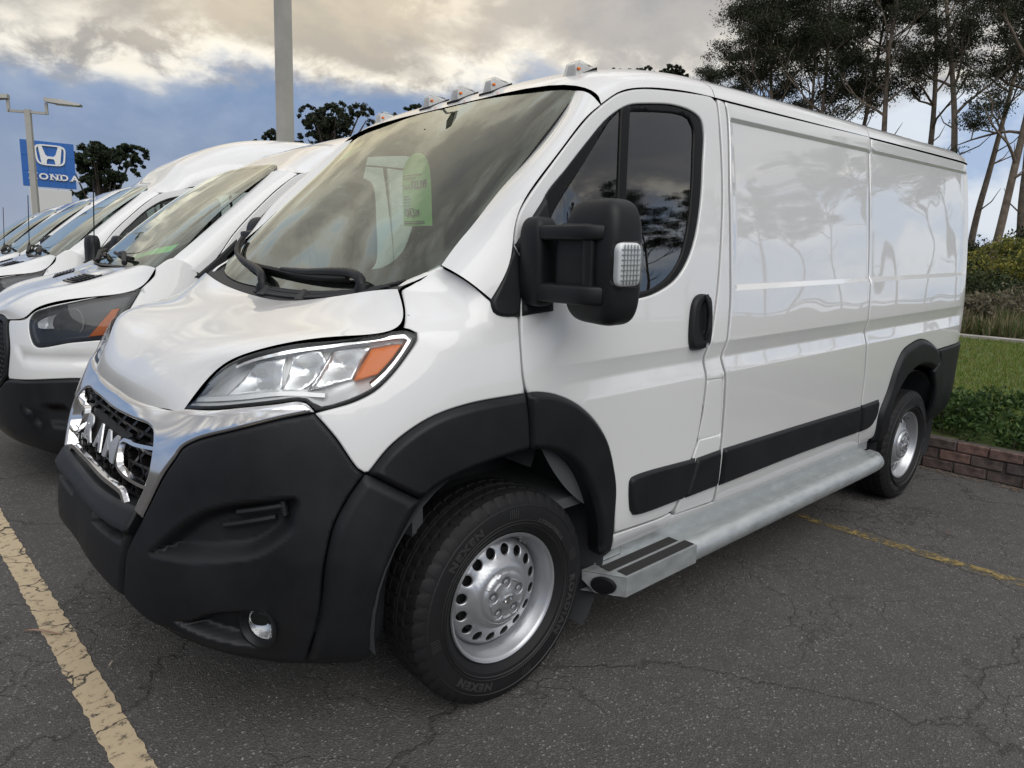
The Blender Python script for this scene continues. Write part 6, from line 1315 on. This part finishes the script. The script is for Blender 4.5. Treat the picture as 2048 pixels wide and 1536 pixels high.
    for yy in (-0.45, 0.45):
        s_ = empty('seat', parent=cb); mb = MB(); mb.box((1.0, yy, 1.35), (0.16, 0.48, 0.75), rot=Matrix.Rotation(math.radians(10), 3, 'Y'), bev=0.05); mb.build('backrest', M['cabin'], s_); mb = MB(); mb.box((0.75, yy, 0.95), (0.5, 0.5, 0.2), bev=0.05); mb.build('seat_cushion', M['cabin'], s_); mb = MB(); mb.box((1.08, yy, 1.82), (0.1, 0.26, 0.2), bev=0.04); mb.build('headrest', M['cabin'], s_)
    mb = MB(); mb.box((1.32, 0, 1.3), (0.02, 1.66, 1.4)); mb.box((0.5, 0, 0.6), (1.6, 1.9, 0.04)); mb.box((-0.3, 0, 0.9), (0.04, 1.5, 0.7)); mb.build('bulkhead', M['cabin'], cb)
    S = np.array([[(x, y, float(gz(x)) - 0.03 + 0.10 * (1 - (y / 0.85) ** 2)) for y in np.linspace(-0.82, 0.82, 9)] for x in np.linspace(0.52, 1.3, 5)]); a = sheet(S, ref=(0, 0, -1)); mk('headliner', a[0], a[1], M['headliner'], cb, N=a[2])
    mb = MB(); mb.box((2.0, 0, 0.42), (4.4, 1.5, 0.16)); mb.box((-0.5, 0, 0.6), (0.8, 1.3, 0.5)); mb.build('underbody', M['black_deep'], e)
    for sx_ in (0.05, 3.65):
        for sg in (-1, 1):
            w = empty('wheel', (sx_, sg * 0.90, 0.365), (0, 0, 0 if sg < 0 else math.pi), e)
            for ch in wheel_proto.children:
                d = ch.copy(); C.objects.link(d); d.parent = w
                if d.name.startswith('tyre'): continue
            V, F = lathe([(0.50, -0.06), (0.50, 0.35), (0.0, 0.35)], 28)
            if sx_ < 1: mk('wheel_well', V * [1, 1, 1] + [0, 0, 0.02], F, M['liner'], w, smooth=40)
    return e
def place_van(proto, loc, label, first):
    o = proto if first else copy_tree(proto)
    o.location = loc; tag(o, label, 'van', 'vans parked in a row'); return o
tm = transit(False); th_ = transit(True)
place_van(tm, (0.02, 2.85, 0), 'white medium roof van with smoked headlights right beside the big chrome grille van', True)
place_van(th_, (-0.08, 5.85, 0), 'white van with the tallest roof, second behind the front van', True)
place_van(tm, (-0.05, 8.95, -0.03), 'white medium roof van standing just behind the tallest roofed van', False)
place_van(tm, (-0.02, 12.1, -0.06), 'white van fourth in the row behind the front van, partly cut off at left', False)
place_van(tm, (0.0, 15.2, -0.08), 'farthest white van of the row, only its roof showing at left', False)
for d_ in tm.children:                       # the nearest neighbour has its left mirror folded in
    if d_.name.startswith('door'):
        for m_ in d_.children:
            if m_.name.startswith('door_mirror') and any(c_.data.vertices[0].co.y < 0 for c_ in m_.children): m_.location = (0.30, 0.10, 0.02)
# papers in the windscreens
def price_sheet():
    """arched paper tag hanging upright from the rear-view mirror"""
    half = [(0.0, 1.950), (0.045, 1.944), (0.085, 1.922), (0.108, 1.890), (0.118, 1.85)]; L_ = [(-a, b) for a, b in half[::-1]] + half[1:] + [(0.120, 1.648), (-0.122, 1.648)]
    bend = lambda y, z: 0.312 + 0.010 * math.sin(y * 12 + 1) + (1.95 - z) * 0.02
    a = panel_arrays([(-y, z) + ((1,) if i > 8 else ()) for i, (y, z) in enumerate(L_)], lambda s, z, off=0.0: np.stack([np.array([bend(-a_, b_) for a_, b_ in zip(s, z)]), -s, z], -1), er=0, flange=0, res=0.03); o = mk('price_sheet', a[0], a[1], M['greenpaper'], smooth=60)
    def put(txt, y, z, size, kx=1.0, off=0.012):
        Vt, Ft = text_arrays(txt, size, 0, off * size, align='LEFT'); P = [(bend(y - v[0] * kx, z + v[1]) - 0.003, y - v[0] * kx, z + v[1]) for v in Vt]; mk('printed_text', P, Ft, M['ink'], o)
    put('SALE', 0.112, 1.806, 0.026); put('$33,999', 0.052, 1.806, 0.044, 0.95, 0.03); put('$34,519', 0.112, 1.690, 0.040, 0.95, 0.03)
    for k, (z, w) in enumerate([(1.862, 0.15), (1.850, 0.10), (1.775, 0.05), (1.762, 0.06), (1.749, 0.055), (1.736, 0.05), (1.722, 0.08), (1.668, 0.20), (1.660, 0.17)]):
        mb = MB(); mb.box((bend(0, z) - 0.0045, 0.110 - w / 2, z), (0.0008, w, 0.0035)); mb.build('printed_line', M['ink'], o)
    o.matrix_world = Matrix.Translation((0, 0, -ZC)) @ Matrix.Rotation(-RAKE, 4, 'Y'); tag(o, 'green arched price sheet hanging behind the windscreen of the chrome grille van', 'price sheet')
price_sheet()
on_ws('sale_sticker', -0.925, -0.70, 0.865, 0.925, -0.014, M['yellowpaper'], [('2500', -0.955, 0.905, 0.05)][:0], label='orange sticker in the upper corner of the big van windscreen', cat='sticker')
on_ws('sale_sticker', -0.925, -0.72, 0.790, 0.860, -0.014, M['greenpaper'], label='green sticker just below the orange one on the big van windscreen', cat='sticker')
def tape():
    B_ = np.array([(-0.40, 0.0, 1.335), (-0.39, 0.35, 1.338), (-0.365, 0.62, 1.345), (-0.31, 0.83, 1.352)]); P0 = np.array([-0.345, -0.27, 1.372]); P1 = np.array([-0.215, -0.76, 1.440]); up = np.array([0.055, 0, 0.052])
    S = np.array([[P0 + (P1 - P0) * t + up * k * (0.55 + 0.45 * t) + [0.012 * math.sin(t * 9), 0, 0] for k in (0, 1)] for t in np.linspace(0, 1, 14)]) + [0.02, 2.85, 0]
    a = sheet(S, ref=(-0.7, 0, 0.7)); o = mk('window_tape', a[0], a[1], pmat('green_tape', (0.16, 0.75, 0.16), 0.6)); tag(o, 'bright green strip on the dashboard of the van beside the chrome grille van', 'price tape')
tape()
# ---------------------------------------------------------------- trees
bark = pmat('eucalyptus_bark', (0.20, 0.16, 0.125), 0.9, var=0.45, vscale=2.5, bump=0.6, bscale=12, bdist=0.03)
bark_d = pmat('dark_bark', (0.075, 0.06, 0.05), 0.9, var=0.4, vscale=3)
EU = [leaf_mat('eucalyptus_dark', (0.026, 0.034, 0.018), 0.22, vscale=0.6), leaf_mat('eucalyptus_mid', (0.042, 0.050, 0.026), 0.25, vscale=0.6), leaf_mat('eucalyptus_light', (0.065, 0.070, 0.040), 0.28, vscale=0.6)]
CY = [leaf_mat('cypress_dark', (0.022, 0.034, 0.017), 0.2, vscale=0.8), leaf_mat('cypress_mid', (0.036, 0.050, 0.025), 0.2, vscale=0.8)]
def eucalyptus(H, seed, spread=1.0, bare=0.45, clump=1.0, dens=1.0, lean=0.0):
    r = np.random.default_rng(seed); e = empty('eucalyptus_tree'); mb = MB(); tips = []
    n = 9; tr = [np.array([0, 0, 0.0])]; d = np.array([lean, r.normal(0, 0.04), 1.0])
    for i in range(n): d = d + r.normal(0, 0.055, 3) * [1, 1, 0]; d[:2] *= 0.86; tr.append(tr[-1] + d / np.linalg.norm(d) * H * 0.93 / n)
    tr = crom(tr, H * 0.04); r0 = 0.0105 * H; rad = r0 * np.linspace(1, 0.12, len(tr)) ** 0.85; mb.tube(tr, rad, 8, cap=False)
    def branch(p, d, L_, rr, lev):
        k = 5; P = [p]; dd = d.copy()
        for i in range(k): dd = dd + r.normal(0, 0.16, 3); dd[2] += 0.10; dd /= np.linalg.norm(dd); P.append(P[-1] + dd * L_ / k)
        P = np.array(P); mb.tube(P, np.linspace(rr, max(rr * 0.35, 0.012), k + 1), 5 if lev else 6, cap=False)
        if lev < 2:
            for i in range(r.integers(2, 4)):
                t = r.uniform(0.4, 1.0); q = P[int(t * k)]; a = r.uniform(0, 6.28); nd = dd + np.array([math.cos(a), math.sin(a), 0.35]) * 0.75; branch(q, nd / np.linalg.norm(nd), L_ * r.uniform(0.4, 0.62), rr * 0.5, lev + 1)
        tips.append((P[-1], L_))
        if lev >= 1 and r.random() < 0.5: tips.append((P[3], L_ * 0.7))
    nb = int(15 * (1.25 - bare) * dens) + 5
    for i in range(nb):
        t = bare + (1 - bare) * (i + r.random()) / nb; q = tr[int(t * (len(tr) - 1))]; a = i * 2.4 + r.normal(0, 0.5); up = r.uniform(0.5, 1.1); dv = np.array([math.cos(a), math.sin(a), up]); dv /= np.linalg.norm(dv)
        branch(q, dv, H * spread * r.uniform(0.14, 0.27) * (1.15 - 0.5 * (t - bare) / (1 - bare)), r0 * 0.5 * (1 - t * 0.6), 0)
    for i in range(int(5 * dens)):
        t = r.uniform(0.2, bare); q = tr[int(t * (len(tr) - 1))]; a = r.uniform(0, 6.28); dv = np.array([math.cos(a), math.sin(a), 0.5]); P = [q, q + dv * H * 0.05, q + dv * H * 0.08 + [0, 0, H * 0.02]]; mb.tube(P, [0.05, 0.035, 0.012], 5, cap=False)
    mb.build('trunk', bark, e, smooth=60)
    cs = []; rd = []
    for p, L_ in tips:
        for q in range(1 + (r.random() < 0.35)): cs.append(p + r.normal(0, 0.38, 3) * [1, 1, 0.35] * clump); rd.append(r.uniform(0.45, 0.95) * clump)
    cs = np.array(cs); V, k = leaf_cloud(cs, int(105 * dens ** 0.5), np.array(rd), 0.155, seed, 2.8, 0.35, 0.48)
    # dark, mid and light leaf tones mixed at random
    quads('crown', V, k, EU, e, seed); return e
def roundtree(H, W_, seed, mats, name, leaf=0.28, n=150, per=110, trunk=0.35, flat_=0.8):
    r = np.random.default_rng(seed); e = empty(name); mb = MB(); mb.tube([(0, 0, 0), (0.1, 0, H * 0.4), (0.0, 0.1, H * 0.85)], [0.03 * H, 0.02 * H, 0.008 * H], 8, cap=False)
    cs = []; rd = []
    lobes = [(r.normal(0, W_ * 0.20), r.normal(0, W_ * 0.20), H * r.uniform(trunk + 0.12, 0.93), W_ * r.uniform(0.14, 0.24)) for _ in range(34)]
    for i in range(n):
        l = lobes[r.integers(0, len(lobes))]; u = r.normal(0, 1, 3); u /= np.linalg.norm(u); u[2] = abs(u[2]) * 0.8 - 0.15; cs.append((l[0] + u[0] * l[3], l[1] + u[1] * l[3], min(l[2] + u[2] * l[3] * 0.9, H))); rd.append(r.uniform(0.35, 0.8) * W_ * 0.062)
    for l in lobes: mb.tube([(0, 0, H * trunk), (l[0] * 0.5, l[1] * 0.5, H * trunk + (l[2] - H * trunk) * 0.55), (l[0], l[1], l[2])], [0.012 * H, 0.008 * H, 0.003 * H], 5, cap=False)
    mb.build('trunk', bark_d, e, smooth=60); V, k = leaf_cloud(cs, per, np.array(rd), leaf, seed, 1.9, 0.05, flat_); quads('crown', V, k, mats, e, seed); return e
def ptree(proto, x, y, rot, sc, label, cat='tree', group='eucalyptus trees beyond the field', first=False):
    o = proto if first else copy_tree(proto); o.location = (x, y, GZ(x, y) - 0.1); o.rotation_euler = (0, 0, rot); o.scale = (sc, sc, sc); tag(o, label, cat, group); return o
CX, CY_ = -1.4028, -2.5661
def at(px, dist):
    """ground position at a horizontal distance along a picture column (taken on the horizon)"""
    v = 519 + (px - 1024) * 0.0396; d = np.array(_F) + np.array(_R) * (px - 1024) / 1364.3 - np.array(_U) * (v - 768) / 1364.3; d = d[:2] / np.hypot(*d[:2]); return CX + d[0] * dist, CY_ + d[1] * dist
EP = [eucalyptus(21, 31, 0.95, 0.52, 1.15, 1.25), eucalyptus(22, 32, 0.70, 0.48, 0.95, 0.80), eucalyptus(24, 33, 0.62, 0.45, 0.90, 0.70), eucalyptus(23, 34, 0.72, 0.30, 0.95, 0.75, 0.10), eucalyptus(20, 35, 0.95, 0.50, 1.15, 1.2)]
used = set()
rows_ = [(1415, 62, 0, 0.80, 0.3, 'leftmost eucalyptus of the grove, its low dome just clear of the van roof'), (1470, 58, 4, 0.95, 1.2, 'densely leaved eucalyptus forming the left shoulder of the grove'), (1535, 56, 0, 1.03, 2.2, 'broad domed eucalyptus with the thickest crown of the grove'), (1605, 55, 4, 1.08, 3.9, 'full crowned eucalyptus between the thick dome and the open crowns'),
         (1570, 66, 4, 1.20, 5.0, 'eucalyptus crown filling the gap behind the thick dome'), (1935, 60, 1, 1.08, 0.9, 'far eucalyptus left of the leaning bare trunk'), (2030, 55, 2, 1.05, 4.9, 'eucalyptus cut by the right picture edge'),
         (1668, 57, 1, 1.02, 0.7, 'slender eucalyptus with open layered foliage right of the dense crowns'), (1748, 52, 1, 1.06, 2.6, 'straight eucalyptus standing above the rear half of the van roof'), (1822, 56, 2, 1.03, 4.4, 'thin stemmed eucalyptus just left of the van rear corner'), (1896, 50, 2, 1.0, 5.3, 'tall eucalyptus rising right behind the van rear roof corner'), (1972, 46, 3, 0.98, 3.0, 'large leaning eucalyptus with a bare trunk at the right edge of the field')]
for px, dist, k, sc, rot, lab in rows_:
    x, y = at(px, dist); ptree(EP[k], x, y, rot, sc, lab, first=k not in used); used.add(k)
# the grove runs on to the right of the picture: it shows in the paint and door glass
r6 = random.Random(6)
for i in range(20):
    ang = math.radians(8.5 - i * 3.0); dist = 46 + i * 2.6 + r6.uniform(-4, 6)
    x, y = CX + math.cos(ang) * dist, CY_ + math.sin(ang) * dist
    o = copy_tree(EP[r6.choice([0, 1, 2, 3, 4])]); o.location = (x, y, 1.0); o.rotation_euler = (0, 0, r6.uniform(0, 6.28)); s_ = r6.uniform(0.85, 1.1); o.scale = (s_, s_, s_)
    tag(o, 'eucalyptus beyond the right picture edge, seen only mirrored in the big van', 'tree', 'grove trees seen only as reflections')
# bushes under the grove and in the field
BU = [leaf_mat('bush_dark', (0.028, 0.040, 0.016), 0.2), leaf_mat('bush_mid', (0.05, 0.068, 0.024), 0.2)]; BY = [leaf_mat('bush_yellow', (0.26, 0.24, 0.05), 0.3), leaf_mat('bush_olive', (0.11, 0.13, 0.035), 0.3)]; BS = [leaf_mat('bush_straw', (0.20, 0.17, 0.11), 0.3), leaf_mat('bush_grey', (0.11, 0.105, 0.075), 0.3)]
def bush(px, dist, w, h, mats, seed, label, leaf=0.12, n=70, per=70):
    x, y = at(px, dist); e = empty('bush', (x, y, GZ(x, y) - 0.05)); r = np.random.default_rng(seed); a = r.uniform(0, 6.28, n); q = r.random(n) ** 0.6; z = h * r.random(n) ** 0.7 * (1 - 0.55 * q**2)
    cs = np.stack([np.cos(a) * q * w / 2, np.sin(a) * q * w / 2, z], 1); V, k = leaf_cloud(cs, per, 0.11 * w, leaf, seed, 2.3, -0.1, 0.8); quads('leaves', V, k, mats, e, seed)
    mb = MB(); 
    for i in range(0, n, 4): mb.tube([(0, 0, 0), cs[i] * 0.6, cs[i]], [0.03, 0.018, 0.006], 4, cap=False)
    tag(mb.build('stems', bark_d, e), kind='stuff'); tag(e, label, 'bush', 'bushes beyond the lawn'); return e
bush(1940, 17.5, 1.3, 0.7, BS, 1, 'dry straw coloured shrub at the lawn edge beside the van bumper', 0.10, 60, 60)
bush(2020, 30, 3.6, 1.9, BY, 2, 'yellow green flowering bush near the guard rail at right', 0.14, 90, 80)
bush(1960, 27, 3.0, 0.9, BU, 3, 'dark low bush in the field below the leaning eucalyptus')
bush(2048, 22, 2.8, 0.75, BS, 4, 'pale grey dry shrub cut by the right picture edge', 0.10, 90, 60)
bush(1985, 21, 2.4, 0.55, BS, 5, 'low straw coloured shrub in the middle of the field', 0.10, 80, 60)
for i, (px, w, h) in enumerate([(1900, 7, 2.2), (1945, 6, 2.0), (1995, 7, 2.6), (2050, 8, 3.2), (2110, 8, 2.8), (1850, 7, 2.2), (2180, 9, 3.0)]):
    bush(px, 53 + (i % 3) * 2, w, h, BU, 20 + i, ['dark green thicket at the foot of the grove behind the van corner', 'dark thicket between the van and the leaning trunk', 'dark thicket right of the leaning eucalyptus trunk', 'tall dark thicket at the right picture edge', 'dark thicket just outside the right picture edge', 'dark thicket hidden behind the van body', 'dark thicket far right outside the picture'][i], 0.22, 90, 70)
# trees seen over the other vans
x, y = at(208, 52); t_ = roundtree(8.0, 4.6, 51, CY, 'cypress_tree', 0.22, 520, 60, 0.2); t_.location = (x, y, -0.1); tag(t_, 'dark dense cypress beside the blue dealership sign', 'tree', 'dark trees over the van roofs')
for k, (px, dist, H, W_, lab, sd) in enumerate([(665, 70, 15.8, 7.0, 'dark rounded tree above the roof of the van beside the big van', 52), (715, 72, 13.6, 5.0, 'small dark tree right of the rounded one over the van roofs', 53), (578, 66, 12.2, 5.4, 'low dark treetop behind the tall square lamp post', 54), (815, 74, 17.6, 5.0, 'dark treetop just left of the marker lamps on the big van roof', 55), (1225, 75, 22.0, 5.0, 'small dark treetop over the big van roof near its outer marker lamp', 56), (1320, 75, 22.5, 5.0, 'dark treetop over the big van roof left of the eucalyptus grove', 57)]):
    x, y = at(px, dist); t_ = roundtree(H, W_, sd, EU[:2], 'dark_tree', 0.24, 420, 55, 0.5); t_.location = (x, y, -0.1); tag(t_, lab, 'tree', 'dark trees over the van roofs')
